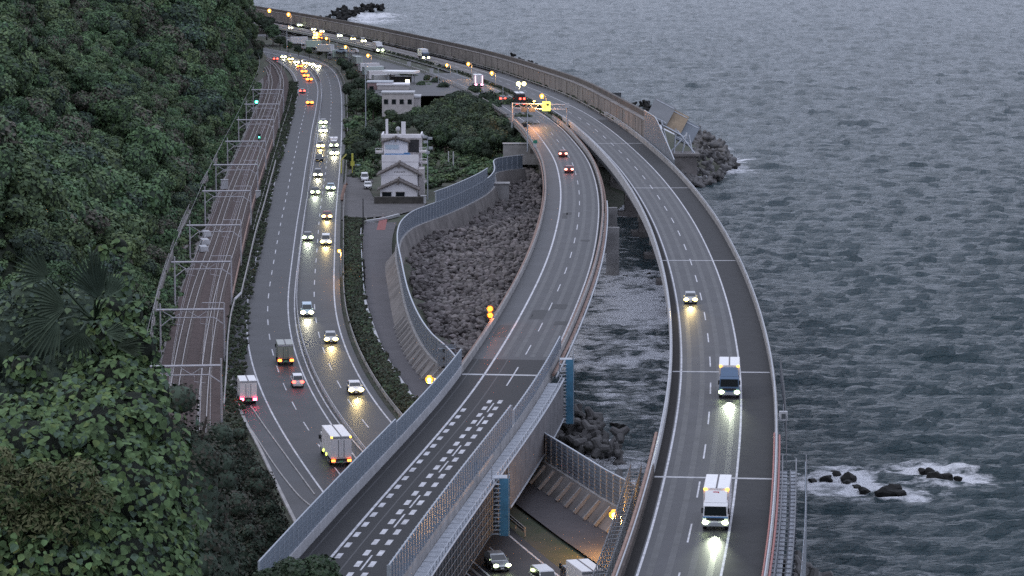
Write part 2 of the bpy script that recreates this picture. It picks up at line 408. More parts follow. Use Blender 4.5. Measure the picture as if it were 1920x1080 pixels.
me, _ = grid_obj('ground', np.arange(-420, 130, 4.), np.arange(236, 2320, 4.), lambda X, Y: ground_z(X, Y), M_soil,
                 keep=lambda X, Y, Z: (X > xtoe(Y) - 6) & (Z > -3.9))
tag(link('ground', me), kind='structure')
me, _ = grid_obj('hillside', np.arange(-420, 130, 4.), np.arange(-60, 2320, 4.), lambda X, Y: np.where(hill_z(X, Y) > .01, 3.4 + hill_z(X, Y), 0), M_hill,
                 keep=lambda X, Y, Z: (X < xtoe(Y) + 4) | ((Y < 236) & (Z > 0)))
tag(link('hillside', me), kind='structure')

# the sea: an FFT wave field sampled on a graded grid
def fft_field(n, size, wind, spread, seed, lmin, peak):
    rs = np.random.RandomState(seed); k = np.fft.fftfreq(n, size / n) * 2 * np.pi; KX, KY = np.meshgrid(k, k); K = np.hypot(KX, KY); K[0, 0] = 1e-6
    kp = 2 * np.pi / peak; th = np.arctan2(KY, KX) - wind
    S = K ** -3.9 * np.exp(-1.25 * (kp / K) ** 2) * (np.abs(np.cos(th)) ** spread + .012) * np.exp(-(K * lmin / 6.28) ** 2)
    S[0, 0] = 0; A = np.sqrt(S) * (rs.randn(n, n) + 1j * rs.randn(n, n))
    h = np.real(np.fft.ifft2(A)); return h / h.std()
FA = fft_field(1024, 310., R(263), 16, 1, .6, 7.0); FB = fft_field(512, 137., R(258), 8, 2, .5, 3.6)
def samp(Fd, size, X, Y):
    n = Fd.shape[0]; x = (X / size * n) % n; y = (Y / size * n) % n; i = x.astype(int); j = y.astype(int); fx = x - i; fy = y - j; i2 = (i + 1) % n; j2 = (j + 1) % n
    return (Fd[j % n, i % n] * (1 - fx) + Fd[j % n, i2] * fx) * (1 - fy) + (Fd[j2, i % n] * (1 - fx) + Fd[j2, i2] * fx) * fy
c3, s3 = math.cos(.2), math.sin(.2)
def wave(X, Y):
    a = .27 * samp(FA, 310., X, Y) + .12 * samp(FB, 137., X * c3 - Y * s3, X * s3 + Y * c3)
    return a + .12 * np.maximum(a, 0) ** 2 - .02
ys = [238.]
while ys[-1] < 2500: ys.append(ys[-1] + max(.7, .7 * (ys[-1] / 330.) ** 1.45))
xs = np.arange(-230, 480, 1.1); ys = np.array(ys)
X, Y = np.meshgrid(xs, ys)
edge = sstep(-230, -200, X) * sstep(480, 450, X) * sstep(238, 260, Y) * sstep(2500, 2380, Y)
H = wave(X, Y) * edge
Dsh = seg_dist(X, Y, SHORE); ins = in_poly(X, Y, LAND)
ROCKS_PX = [(1523,908,2.0),(1548,903,2.6),(1566,896,2.4),(1590,902,3.0),(1588,913,2.6),(1606,917,1.8),(1620,925,2.4),(1660,930,3.2),(1675,925,3.4),(1688,930,2.6),(1730,887,2.0),(1742,889,2.2),(1757,903,3.4),(1772,900,3.0),(1795,900,1.6),
            (1143,535,1.6),(1158,537,1.3),(1172,520,1.6),(1217,515,1.2),(1222,525,1.0),(1165,806,2.4),(1150,800,2.0),(1378,317,2.6),(1340,338,1.8),(1335,330,1.5),(1352,325,1.6),(1365,312,2.0),(1322,335,1.8)]
rk = np.array([[*g(x, y, 0).xy, r] for x, y, r in ROCKS_PX])
foam = np.zeros_like(X)
for x, y, r in rk[:15]: foam = np.maximum(foam, 1.0 * np.exp(-(((X - x) / 4.2) ** 2 + ((Y - y) / 7) ** 2)))
sh = np.where(ins, 1.2, np.exp(-Dsh / 7.0) * 1.05)
Yc = Y
chan = (sstep(1040, 1100, 960 + X / Y * F_PX)) * 0
TRx = np.interp(Y, TR.A[:300, 1], TR.A[:300, 0]); TLx = np.interp(Y, TL.A[:300, 1], TL.A[:300, 0])
chan = sstep(330, 390, Y) * sstep(570, 520, Y) * (X > TLx - 12) * (X < TRx + 2)
n1 = vnoise(X, Y, 22, 11); n2 = vnoise(X, Y, 7, 12); n3 = vnoise(X, Y, 3, 13)
pat = n1 * .5 + n2 * .3 + n3 * .2
foam = np.maximum(foam, np.maximum(sh, chan * (.42 + .42 * sstep(380, 450, Y))))
near_sh = sstep(60, 10, Dsh) * sstep(330, 240, Y) * .8 * (X > TRx)
foam = np.maximum(foam, near_sh)
foam = np.clip(foam * (.5 + .8 * pat) + (pat - .5) * .7 * (foam > .05), 0, 1)
crest = np.clip((wave(X, Y) - .84) * 1.4, 0, .3) * (n1 > .45)
bkw = np.exp(-(((X - g(690, 30, 0).x) / 26) ** 2 + ((Y - g(690, 34, 0).y) / 110) ** 2)) * 1.1
foam = np.clip(np.maximum(np.maximum(foam, crest * edge), np.clip(bkw + (pat - .7), 0, 1)), 0, 1)
H = H * np.where(ins, .15, 1 - .35 * np.exp(-Dsh / 25)) + foam * .12
nx, ny = len(xs), len(ys)
i = np.arange(nx - 1)[None, :] + np.arange(ny - 1)[:, None] * nx; Fq = np.stack([i, i + 1, i + nx + 1, i + nx], -1).reshape(-1, 4)
drop = (ins & (Dsh > 14)).ravel(); Fq = Fq[~drop[Fq].all(1)]
V = np.stack([X.ravel(), Y.ravel(), H.ravel()], 1); fo = foam.ravel()
B_ = 40000.; o = len(V)
V = np.vstack([V, [(-230, 238, 0), (480, 238, 0), (480, 2500, 0), (-230, 2500, 0), (-B_, -B_, 0), (B_, -B_, 0), (B_, B_, 0), (-B_, B_, 0)]]); fo = np.concatenate([fo, np.zeros(8)])
Fq = np.vstack([Fq, [(o + 4, o + 5, o + 1, o), (o + 5, o + 6, o + 2, o + 1), (o + 6, o + 7, o + 3, o + 2), (o + 7, o + 4, o, o + 3)]])
used = np.unique(Fq); mp_ = -np.ones(len(V), int); mp_[used] = np.arange(len(used)); V = V[used]; Fq = mp_[Fq]; fo = fo[used]
msea = bpy.data.materials.new('sea water'); msea.use_nodes = True; n = msea.node_tree.nodes; l = msea.node_tree.links
b = n['Principled BSDF']; b.inputs['Roughness'].default_value = .16; b.inputs['IOR'].default_value = 1.33
at_ = n.new('ShaderNodeAttribute'); at_.attribute_name = 'foam'
tcs = n.new('ShaderNodeTexCoord'); n_1 = n.new('ShaderNodeTexNoise'); n_1.inputs['Scale'].default_value = 1.05; n_1.inputs['Detail'].default_value = 8; n_1.inputs['Roughness'].default_value = .62
mps = n.new('ShaderNodeMapping'); mps.inputs['Scale'].default_value = (.34, 1.2, 1); mps.inputs['Rotation'].default_value = (0, 0, .12)
l.new(tcs.outputs['Object'], mps.inputs[0]); l.new(mps.outputs[0], n_1.inputs['Vector'])
bp = n.new('ShaderNodeBump'); bp.inputs['Strength'].default_value = 1.0; bp.inputs['Distance'].default_value = 1.1; n_3 = n.new('ShaderNodeTexNoise'); n_3.inputs['Scale'].default_value = 2.2; n_3.inputs['Detail'].default_value = 6; l.new(mps.outputs[0], n_3.inputs['Vector']); hh_ = n.new('ShaderNodeMath'); hh_.operation = 'MULTIPLY_ADD'; hh_.inputs[1].default_value = .6; l.new(n_3.outputs[0], hh_.inputs[0]); l.new(n_1.outputs[0], hh_.inputs[2]); l.new(hh_.outputs[0], bp.inputs['Height']); l.new(bp.outputs[0], b.inputs['Normal'])
n_2 = n.new('ShaderNodeTexNoise'); n_2.inputs['Scale'].default_value = .34; n_2.inputs['Detail'].default_value = 9; n_2.inputs['Roughness'].default_value = .7; mp2 = n.new('ShaderNodeMapping'); mp2.inputs['Scale'].default_value = (.6, 1.1, 1); l.new(tcs.outputs['Object'], mp2.inputs[0]); l.new(mp2.outputs[0], n_2.inputs['Vector'])
nm = n.new('ShaderNodeMapRange'); nm.inputs[1].default_value = .3; nm.inputs[2].default_value = .7; l.new(n_2.outputs[0], nm.inputs[0])
ad = n.new('ShaderNodeMath'); ad.operation = 'ADD'; l.new(at_.outputs['Fac'], ad.inputs[0]); l.new(nm.outputs[0], ad.inputs[1])
rp = n.new('ShaderNodeValToRGB'); rp.color_ramp.elements[0].position = .5; rp.color_ramp.elements[1].position = .68
sc_ = n.new('ShaderNodeMath'); sc_.operation = 'MULTIPLY'; sc_.inputs[1].default_value = .5; l.new(ad.outputs[0], sc_.inputs[0]); l.new(sc_.outputs[0], rp.inputs[0])
gt = n.new('ShaderNodeMath'); gt.operation = 'MULTIPLY'; st = n.new('ShaderNodeMapRange'); st.inputs[1].default_value = .02; st.inputs[2].default_value = .25
l.new(at_.outputs['Fac'], st.inputs[0]); l.new(st.outputs[0], gt.inputs[0]); l.new(rp.outputs[0], gt.inputs[1])
mc = n.new('ShaderNodeMixRGB'); mc.inputs[1].default_value = (.019, .041, .050, 1); mc.inputs[2].default_value = (.70, .71, .75, 1); l.new(gt.outputs[0], mc.inputs[0]); l.new(mc.outputs[0], b.inputs['Base Color'])
mr = n.new('ShaderNodeMapRange'); mr.inputs[3].default_value = .16; mr.inputs[4].default_value = .8; l.new(gt.outputs[0], mr.inputs[0]); l.new(mr.outputs[0], b.inputs['Roughness'])
me = raw_mesh('sea', V, Fq, msea, True)
a = me.attributes.new('foam', 'FLOAT', 'POINT'); a.data.foreach_set('value', fo.astype(np.float32)) if len(a.data) == len(fo) else None
tag(link('sea', me), kind='structure')

# ------------------------------------------------------------------ scatter (stuff)
def scatter(name, pts, rots, scls, protos, label=None):
    me = bpy.data.meshes.new(name); me.from_pydata([tuple(p) for p in pts], [], [])
    for nm, ty, arr in (('rot', 'FLOAT_VECTOR', rots), ('scl', 'FLOAT_VECTOR', scls)):
        at = me.attributes.new(nm, ty, 'POINT'); at.data.foreach_set('vector', np.asarray(arr, np.float32).ravel())
    o = link(name, me)
    c = bpy.data.collections.new(name + ' kinds')
    for p in protos: c.objects.link(bpy.data.objects.new(name + '_kind', p))
    t = bpy.data.node_groups.new(name, 'GeometryNodeTree')
    t.interface.new_socket('Geometry', in_out='INPUT', socket_type='NodeSocketGeometry'); t.interface.new_socket('Geometry', in_out='OUTPUT', socket_type='NodeSocketGeometry')
    N = t.nodes; gi = N.new('NodeGroupInput'); go = N.new('NodeGroupOutput'); ip = N.new('GeometryNodeInstanceOnPoints'); ci = N.new('GeometryNodeCollectionInfo')
    ci.inputs['Collection'].default_value = c; ci.inputs['Separate Children'].default_value = True; ci.inputs['Reset Children'].default_value = True
    ip.inputs['Pick Instance'].default_value = True
    ri = N.new('FunctionNodeRandomValue'); ri.data_type = 'INT'; ri.inputs[4].default_value = 0; ri.inputs[5].default_value = len(protos) - 1
    a1 = N.new('GeometryNodeInputNamedAttribute'); a1.data_type = 'FLOAT_VECTOR'; a1.inputs[0].default_value = 'rot'
    a2 = N.new('GeometryNodeInputNamedAttribute'); a2.data_type = 'FLOAT_VECTOR'; a2.inputs[0].default_value = 'scl'
    er = N.new('FunctionNodeEulerToRotation')
    L = t.links; L.new(gi.outputs[0], ip.inputs['Points']); L.new(ci.outputs[0], ip.inputs['Instance']); L.new(ri.outputs[2], ip.inputs['Instance Index'])
    L.new(a1.outputs[0], er.inputs[0]); L.new(er.outputs[0], ip.inputs['Rotation']); L.new(a2.outputs[0], ip.inputs['Scale']); L.new(ip.outputs[0], go.inputs[0])
    md = o.modifiers.new('scatter', 'NODES'); md.node_group = t
    return tag(o, label, None, None, 'stuff')

def leaf_crown(name, lobes, n, size, mats, seed, core=True, flat=.0, aspect=.75, up=.25):
    """a crown of many small leaf clumps through lobes [(x, y, z, rx, ry, rz)]"""
    rs = np.random.RandomState(seed); lob = np.array(lobes, float); wgt = lob[:, 3] * lob[:, 5]; wgt /= wgt.sum()
    k = rs.choice(len(lob), n, p=wgt); d = rs.randn(n, 3); d[:, 2] += up; d /= np.linalg.norm(d, axis=1)[:, None]
    rad = rs.uniform(.78, 1.06, n)[:, None]; P = lob[k, :3] + d * lob[k, 3:] * rad
    nor = d + rs.randn(n, 3) * .55; nor[:, 2] += .35; nor /= np.linalg.norm(nor, axis=1)[:, None]
    a = rs.randn(n, 3); u = np.cross(nor, a); u /= np.linalg.norm(u, axis=1)[:, None]; v = np.cross(nor, u)
    s = size * rs.uniform(.6, 1.35, n)[:, None] * .5
    bend = nor * s * rs.uniform(-.5, .2, n)[:, None]
    Vv = np.stack([P - u * s, P + v * s * aspect + bend * .4, P + u * s + bend, P - v * s * aspect + bend * .4], 1).reshape(-1, 3)
    Fq = np.arange(4 * n).reshape(-1, 4); mi = rs.choice(len(mats), n, p=np.array([.55, .3, .15][:len(mats)]) / sum([.55, .3, .15][:len(mats)]))
    ms = list(mats)
    if core:
        m_ = MB()
        for x, y, z, rx, ry, rz in lob: m_.ball((x, y, z), 1, sq=(rx * .84, ry * .84, rz * .84), nu=8, nv=5)
        cv = np.array(m_.v); cf = np.array(m_.f) + len(Vv); Vv = np.vstack([Vv, cv]); Fq = np.vstack([Fq, cf]); mi = np.concatenate([mi, np.full(len(cf), len(ms))]); ms = ms + [L_core]
    me = raw_mesh(name, Vv, Fq, ms, False, mi); return me
def lobes_round(rs, r, h, nl, base=.45):
    L = [(0, 0, h * (base + .22), r * .72, r * .72, h * .34)]
    for _ in range(nl):
        a = rs.uniform(0, 6.28); q = rs.uniform(.35, .68) * r; z = rs.uniform(base, .85) * h; e = rs.uniform(.32, .5) * r
        L.append((q * math.cos(a), q * math.sin(a), z, e, e, e * rs.uniform(.7, 1)))
    return L
rs0 = np.random.RandomState(21)
def trunk_mesh(h, r, seed, spread=1.2):
    rs = np.random.RandomState(seed); m = MB(); top = Vector((rs.uniform(-.3, .3), rs.uniform(-.3, .3), h * .62))
    m.tube([(0, 0, -1.0), (0, 0, h * .3), top], [r, r * .75, r * .5], 6)
    for _ in range(4):
        a = rs.uniform(0, 6.28); s = Vector((0, 0, h * rs.uniform(.3, .55)))
        m.tube([s, s + Vector((math.cos(a) * spread, math.sin(a) * spread, h * .22)), s + Vector((math.cos(a) * spread * 1.5, math.sin(a) * spread * 1.5, h * .34))], [r * .5, r * .32, r * .15], 5)
    return m.mesh('trunk', M_bark)
HILL_CROWNS = []
for i in range(8):
    mats = [[L_hill_a, L_hill_b], [L_hill_b, L_hill_a], [L_hill_c, L_hill_a], [L_hill_d, L_hill_a]][i % 4]
    HILL_CROWNS.append(leaf_crown('crown', lobes_round(rs0, 3.5, 6.6, 8), 2300, .52, mats, 100 + i))
HILL_TRUNK = trunk_mesh(6, .22, 5)
SHRUBS = [leaf_crown('shrub', lobes_round(rs0, 1.5, 2.0, 3, .25), 420, .42, [[L_hill_a, L_hill_b], [L_hill_b, L_hill_a], [L_hill_a, L_hill_c]][i % 3], 200 + i) for i in range(4)]

# trees of the wooded hillside: the ones that show largest as things, the rest as one mass
pts = []
rs = np.random.RandomState(5)
for Yv in np.arange(262, 1120, 4.6):
    for Xv in np.arange(-190, -20, 4.6):
        x = Xv + rs.uniform(-2, 2); y = Yv + rs.uniform(-2, 2); d = float(xtoe(y)) - x
        if d < 1.5 or d > 105: continue
        z = float(3.4 + hill_z(np.array([x]), np.array([y]))[0])
        dep = (CAM_Z - z - 3) / y; px = 960 + x / y * F_PX; py = 540 + F_PX * math.tan(math.atan(dep) - PITCH)
        if px < -160 or py < -90 or py > 1250: continue
        cl = float(vnoise(np.array([x]), np.array([y]), 17, 77)[0]); s = rs.uniform(.55, 1.05) * (.45 + 1.35 * float(vnoise(np.array([x]), np.array([y]), 24, 78)[0])) * (1 if y < 800 else 1.1) * (.6 if d < 5 else 1)
        kind_ = (0 if cl < .42 else 1 if cl < .6 else 3 if cl < .78 else 2) if rs.rand() < .8 else rs.randint(4)
        pts.append((x, y, z - .8, s, rs.uniform(0, 6.28), s / y, kind_ + 4 * rs.randint(2)))
pts.sort(key=lambda p: -p[5])
for k, (x, y, z, s, a, _, kd) in enumerate(pts[:290]):
    t = thing('hillside_tree', 'rounded broadleaf tree of the dense wood covering the steep hillside above the railway', 'tree', (x, y, z), a, 'trees of the hillside wood')
    t.scale = (s, s, s * random.uniform(.85, 1.15))
    link('crown', HILL_CROWNS[kd], t); link('trunk', HILL_TRUNK, t)
rest = pts[290:]
scatter('hillside_woods', [p[:3] for p in rest], [(0, 0, p[4]) for p in rest], [(p[3],) * 3 for p in rest], HILL_CROWNS[:4] + HILL_CROWNS[:3], 'dense far wood covering the steep hillside')
und = []
for Yv in np.arange(262, 1010, 2.6):
    for Xv in np.arange(-120, -20, 2.6):
        x = Xv + rs.uniform(-1.2, 1.2); y = Yv + rs.uniform(-1.2, 1.2); d = float(xtoe(y)) - x
        px = 960 + x / y * F_PX
        if d < -1.0 or d > 60 or px < -40: continue
        und.append((x, y, float(3.2 + hill_z(np.array([x]), np.array([y]))[0]) - .3, rs.uniform(.7, 1.6), rs.uniform(0, 6.28)))
for Yv in np.arange(100, 262, 3.0):
    for Xv in np.arange(-62, 34, 3.0):
        x = Xv + rs.uniform(-1.2, 1.2); y = Yv + rs.uniform(-1.2, 1.2); zz_ = float(hill_z(np.array([x]), np.array([y]))[0])
        if zz_ < .3 or (y > 215 and x > -32): continue
        und.append((x, y, 3.2 + zz_, rs.uniform(.9, 1.7), rs.uniform(0, 6.28)))
scatter('undergrowth', [p[:3] for p in und], [(0, 0, p[4]) for p in und], [(p[3],) * 3 for p in und], SHRUBS, 'vines and undergrowth covering the hillside between trees')

# ------------------------------------------------------------------ roads at grade
def marks(road, name, fn, m=M_paint):
    b = MB(); fn(b); return tag(b.build(name, m, road), kind='stuff')
def dashes(b, cv, o, a, z, dash, cyc, dz=.012, w=.15):
    s = a
    while s + dash < z:
        b.ribbon(cv, o - w / 2, o + w / 2, s, s + dash, dz, 2); s += cyc
def line(b, cv, o, a, z, dz=.012, w=.2, step=3): b.ribbon(cv, o - w / 2, o + w / 2, a, z, dz, step)
RSRC = {}
rl = MB().ribbon(RL, -4.4, 4.0, 0, RL.L, 0).build('coast_road', M_asph); tag(rl, kind='structure')
rr = MB().ribbon(RR, -3.9, 4.3, 0, RR.L, .004).build('coast_road', M_asph); tag(rr, kind='structure')
ph = RL.near(g(598.5, 839, R1Z)) % 15 - 3
def f(b):
    dashes(b, RL, 0, ph, RL.L, 6, 15, w=.16); line(b, RL, -3.3, 0, RL.L, w=.22); line(b, RL, 3.25, 0, RL.L)
marks(rl, 'lane_marking', f)
ph = RR.near(g(654, 755.5, R1Z)) % 15 - 3
def f(b):
    dashes(b, RR, 0, ph, RR.L, 6, 15, .016, .16); line(b, RR, -3.2, 0, RR.L, .016); line(b, RR, 3.3, 0, RR.L, .016, .22)
marks(rr, 'lane_marking', f)
# wide lay-by on the left of the road where the truck stands
lay_px_out = [(560,985),(520,905),(487,835),(462,790),(440,735),(428,690),(432,640),(442,600),(452,560),(462,520)]
lay_px_in = [(640,985),(598,905),(557,840),(520,775),(490,720),(473,665),(463,620),(461,585),(463,555),(467,520)]
P1 = Curve([g(x, y, R1Z) for x, y in lay_px_out], 3, 1); P2 = Curve([g(x, y, R1Z) for x, y in lay_px_in], 3, 1)
def between(ca, cb, n, dz, m, name, dzb=None, exta=0, extb=0):
    b = MB(); vs = []
    for i in range(n + 1):
        vs += [ca.p(ca.L * i / n, exta, dz), cb.p(cb.L * i / n, extb, dz if dzb is None else dzb)]
    b.add(vs, [(2 * i, 2 * i + 1, 2 * i + 3, 2 * i + 2) for i in range(n)]); return b.build(name, m)
tag(between(P1, P2, 40, -.008, M_asph_old, 'lay_by', extb=1.2), kind='structure')
for o in [between(P1, P2, 40, -.012, M_conc_d, 'verge_strip', exta=-.0, extb=-.0)]: tag(o, kind='structure')
for pts_ in ([(432,690),(440,735),(455,780),(480,820),(520,880),(560,930),(590,955)], [(470,762),(500,805),(540,860),(590,928)]):
    cv_ = Curve([g(x, y, R1Z) for x, y in pts_], 2, 0); tag(MB().bar(cv_, -.07, .07, -.1, .1, 0, cv_.L).build('kerb', M_conc), kind='structure')
# kerb lines of the lay-by
kb = MB().bar(P1, -.35, 0, -.2, .12, 0, P1.L * .55).build('kerb', M_conc); tag(kb, kind='structure')

def guardrail(cv, o, a, z, label, h=.75, step=4.0, m=M_steel, two=True, dz=0, name='guardrail', cat='guardrail', group=None):
    q0 = cv.p((a + z) / 2, o, dz); t = thing(name, label, cat, q0, 0, group)
    def loc(b, nm, mm, kind=None):
        for i, v in enumerate(b.v): b.v[i] = tuple(Vector(v) - q0)
        ob = b.build(nm, mm, t)
        if kind: tag(ob, kind=kind)
        return ob
    for hz in ((h, h - .33) if two else (h,)):
        b = MB(); b.bar(cv, o - .04, o + .04, dz + hz - .16, dz + hz + .08, a, z, 4); loc(b, 'rail_beam', m)
    n = int((z - a) / step); pm = MB().box((0, 0, h / 2 - .1), (.12, .12, h + .2)).mesh('post', m)
    if n <= 60:
        for i in range(n):
            c = cv.p(a + i * step, o + .09, dz) - q0; link('post', pm, t, c, (0, 0, cv.ang(a + i * step)))
    else:
        b = MB()
        for i in range(n): b.box(cv.p(a + i * step, o + .09, dz + h / 2 - .1), (.12, .12, h + .2))
        loc(b, 'posts', m, 'stuff')
    return t
guardrail(RL, 4.65, 20, RL.L - 40, 'steel guardrail along the median strip between the two carriageways of the coast road', m=M_conc_l)
guardrail(RR, 4.9, 30, RR.L - 60, 'steel guardrail between the coast road and the planted verge on its seaward side', m=M_conc)
s_ = RL.near(g(481, 440, R1Z))
guardrail(RL, -5.0, s_, RL.near(g(545, 180, R1Z)), 'steel guardrail between the railway embankment and the far bend of the coast road', m=M_conc, two=False)
med = MB().ribbon(RL, 4.05, 5.9, 0, RL.L - 10, -.006).build('median_strip', M_conc_d); tag(med, kind='structure')

# parking lane / slip on the right at the junction, service road, path surfaces
sv_l = Curve([g(x, y, R1Z) for x, y in [(778,758),(738,699),(718,664),(700,617),(686,570),(681,513),(678,433),(690,412)]], 3, 1)
sv_r = Curve([g(x, y, R1Z) for x, y in [(850,735),(805,690),(782,665),(762,631),(746,560),(738,510),(735,451),(745,412)]], 3, 1)
tag(between(sv_l, sv_r, 40, -.01, mat('service road', (.062, .056, .062), .75, .14, .3, .15), 'service_road'), kind='structure')
ap_l = Curve([g(x, y, R1Z) for x, y in [(1180,1100),(1108,1048),(1040,1000),(967,944),(930,915)]], 3, 0)
ap_r = Curve([g(x, y, R1Z) for x, y in [(1330,1100),(1180,1004),(1102,957),(1001,891),(960,862)]], 3, 0)
tag(between(ap_l, ap_r, 30, -.01, MATS['service road'], 'service_road'), kind='structure')
tag(MB().add([g(*p, R1Z - .02) for p in [(640,412),(735,404),(790,392),(800,380),(792,372),(700,370),(690,350),(700,340),(680,318),(655,318),(641,350)]], [tuple(range(11))]).build('forecourt', mat('forecourt asphalt', (.08, .074, .076), .8, .15, .3)), kind='structure')
tag(MB().add([g(*p, R1Z + .004) for p in [(706,431),(722,431),(727,408),(712,408)]], [(0, 1, 2, 3)]).build('red_road_patch', M_red_paint), kind='structure')
# white side wall of the service road
wl = MB().bar(sv_l, -.35, .05, -.3, .75, 0, sv_l.near(g(684, 560, R1Z)), 3).build('low_wall', M_conc_l)
tag(wl, 'low pale concrete wall between the planted verge and the service road', 'wall')
t = thing('pipe_railing', 'pale pipe railing with short cross bars beside the planted verge and service road', 'railing', sv_l.p(sv_l.near(g(681, 500, R1Z))))
q0 = t.location.copy()
b = MB(); a0, a1 = sv_l.near(g(684, 558, R1Z)), sv_l.near(g(678, 436, R1Z))
b.tube([sv_l.p(q, -.1, .9) - q0 for q in sv_l.span(a0, a1, 4)], .09, 5); b.build('rail_pipe', M_steel, t)
pm = MB().box((-1.0, 0, .45), (1.5, .2, .12)).box((0, 0, .3), (.12, .12, 1.2)).mesh('cross_bar', M_conc_l)
for q in sv_l.span(a0, a1, 9): link('cross_bar', pm, t, sv_l.p(q, -.2, 0) - q0, (0, 0, sv_l.ang(q)))

# ------------------------------------------------------------------ railway
tag(MB().ribbon(RC, -4.3, 4.2, 0, RC.L, .0).build('ballast_bed', M_ballast), kind='structure')
tag(MB().ribbon(RC, -9.5, -4.35, 0, RC.L, -.15, dz2=-.05).build('railway_path', M_conc_d), kind='structure')
for off, lab in ((-1.95, 'railway track nearer the wooded hillside'), (1.95, 'railway track nearer the coast road')):
    q0 = RC.p(RC.near(g(391, 538, 4.2)), off); t = thing('railway_track', lab, 'railway track', q0)
    for k in (-.535, .535):
        b = MB().bar(RC, off + k - .06, off + k + .06, .14, .32, 0, RC.L, 4)
        for i, v in enumerate(b.v): b.v[i] = tuple(Vector(v) - q0)
        b.build('rail', M_rail, t)
    b = MB()
    for q in RC.span(0, RC.L, .75): b.box(RC.p(q, off, .08) - q0, (2.1, .26, .16), RC.ang(q))
    tag(b.build('sleepers', M_sleeper, t), kind='stuff')
bed = RC
pt_px = [(415,685,330),(410,580,308),(432,492,337),(452,421,362),(473,358,393),(488,308,415),(504,264.5,434),(515,225,451),(525,195,460),(530,168,487)]
def bar_between(b, p, q, r): b.tube([p, q], r, 5)
for k, (xr, yb, xl) in enumerate(pt_px):
    hz = 11.2; pr = g(xr, yb, hz); s = RC.near(pr); c = RC.p(s, 0); a = RC.ang(s)
    where = ['nearest above the curve of the lay-by', 'second in the row, beyond the bent pipe fence', 'third in the row, past the red signal', 'fourth in the row beside the white stones', 'fifth in the row along the straight track', 'sixth in the row with a white cabinet at its foot', 'seventh in the row just before the green signal', 'eighth in the row behind the green signal', 'ninth in the row under the bright green signal', 'farthest of the row where the tracks bend away'][k]
    t = thing('catenary_portal', 'catenary portal over the tracks, ' + where, 'catenary portal', c, a, 'catenary portals over the railway')
    H_ = hz - c.z; wl_, wr_ = -4.6, 4.4
    b = MB().tube([(wl_ - .5, 0, H_), (wr_, 0, H_)], .17, 6); b.tube([(wl_ + 1.6, 0, H_ - 1.15), (wr_ - 1.5, 0, H_ - 1.15)], .09, 5)
    b.tube([(wl_, 0, H_ - 2.4), (wl_ + 1.6, 0, H_ - 1.15)], .08, 5); b.tube([(wr_, 0, H_ - 2.2), (wr_ - 1.5, 0, H_ - 1.15)], .08, 5)
    for x0, x1 in ((wl_, wl_ + 1.9), (wl_ + 3.6, wl_ + 1.9), (wl_ + 3.6, wl_ + 5.4), (wr_ - 2, wr_ - 3.8)): b.tube([(x0, 0, H_), (x1, 0, H_ - 1.15)], .06, 5)
    b.build('truss_beam', M_portal, t)
    for x in (wl_, wr_):
        MB().tube([(x, 0, -.6), (x, 0, H_ + .9)], [.17, .12], 7).build('column', M_portal, t)
    for off in (-1.95, 1.95):
        b = MB().tube([(off - .9, 0, H_ - 1.2), (off - .9, 0, H_ - 2.0), (off + .5, 0, H_ - 2.2)], .04, 5); b.ball((off - .9, 0, H_ - 1.4), .09); b.build('registration_arm', M_portal, t)
    if k in (1, 2, 3, 4, 5, 7):
        b = MB().tube([(wr_ - 3.1, 0, H_), (wr_ - 3.1, 0, H_ + .95), (wr_, 0, H_ + .95)], .06, 5); b.tube([(wr_ - 1.6, 0, H_), (wr_ - 1.6, 0, H_ + .95)], .05, 5); b.build('top_frame', M_portal, t)
t = thing('overhead_line', 'thin contact and feeder wires strung along the railway portals', 'overhead wires', RC.p(RC.L / 2, 0, 5))
q0 = t.location.copy()
for off, z in ((-1.95, 4.9), (1.95, 4.9), (-5.6, 7.2), (3.2, 7.9), (-1.95, 5.9), (1.95, 5.9)):
    MB().tube([RC.p(q, off, z) - q0 for q in RC.span(0, RC.L, 12)], .022, 4).build('wire', M_portal, t)
# signals
def signal(px, py, z, dep, m, label, h):
    p = at_depth(px, py, dep); t = thing('railway_signal', label, 'railway signal', (p.x, p.y, p.z - h))
    MB().tube([(0, 0, 0), (0, 0, h + .5)], .09, 6).build('mast', M_portal, t)
    MB().box((0, -.02, h), (.7, .3, 1.7)).build('signal_head', M_black, t)
    MB().ball((0, -.22, h), .36 if 'bright' in label else .15, nu=10, nv=6).build('lens', m, t)
signal(481, 191, 8, 790, M_green_lit, 'bright green railway signal lit beside the wood', 5.5)
signal(486, 257, 8, 690, M_green_lit, 'small green railway signal lit between the tracks', 3.5)
signal(357, 461, 8, 545, M_red_lit, 'small red railway signal lit at the foot of the hillside', 3.2)

# retaining wall with posts at the foot of the hill, pipe fence between rail and road
rw = Curve([g(x, y, 5) for x, y in [(285,650),(300,560),(338,446),(372,375),(411,300),(430,262)]], 3, 1)
t = thing('retaining_wall', 'long weathered retaining wall at the foot of the wooded hill beside the railway', 'wall', rw.p(rw.L / 2)); q0 = t.location.copy()
b = MB().bar(rw, -.4, .1, -2, 1.3, 0, rw.L, 3); b.v = [tuple(Vector(v) - q0) for v in b.v]; b.build('wall_face', M_conc_d, t)
pm = MB().box((0, 0, 1.8), (.14, .14, 1.6)).mesh('post', M_conc)
for q in rw.span(0, rw.L, 5): link('post', pm, t, rw.p(q, -.1) - q0)
b = MB(); b.tube([rw.p(q, -.1, 2.4) - q0 for q in rw.span(0, rw.L, 6)], .05, 5); b.build('top_rail', M_conc, t)
pf = Curve([g(x, y, 4.6) for x, y in [(420,770),(425,700),(427,650),(433,600),(440,572)]], 2, 0); pf2 = Curve([g(x, y, 4.6) for x, y in [(452,560),(466,500),(480,440),(495,390),(517,307)]], 2, 0)
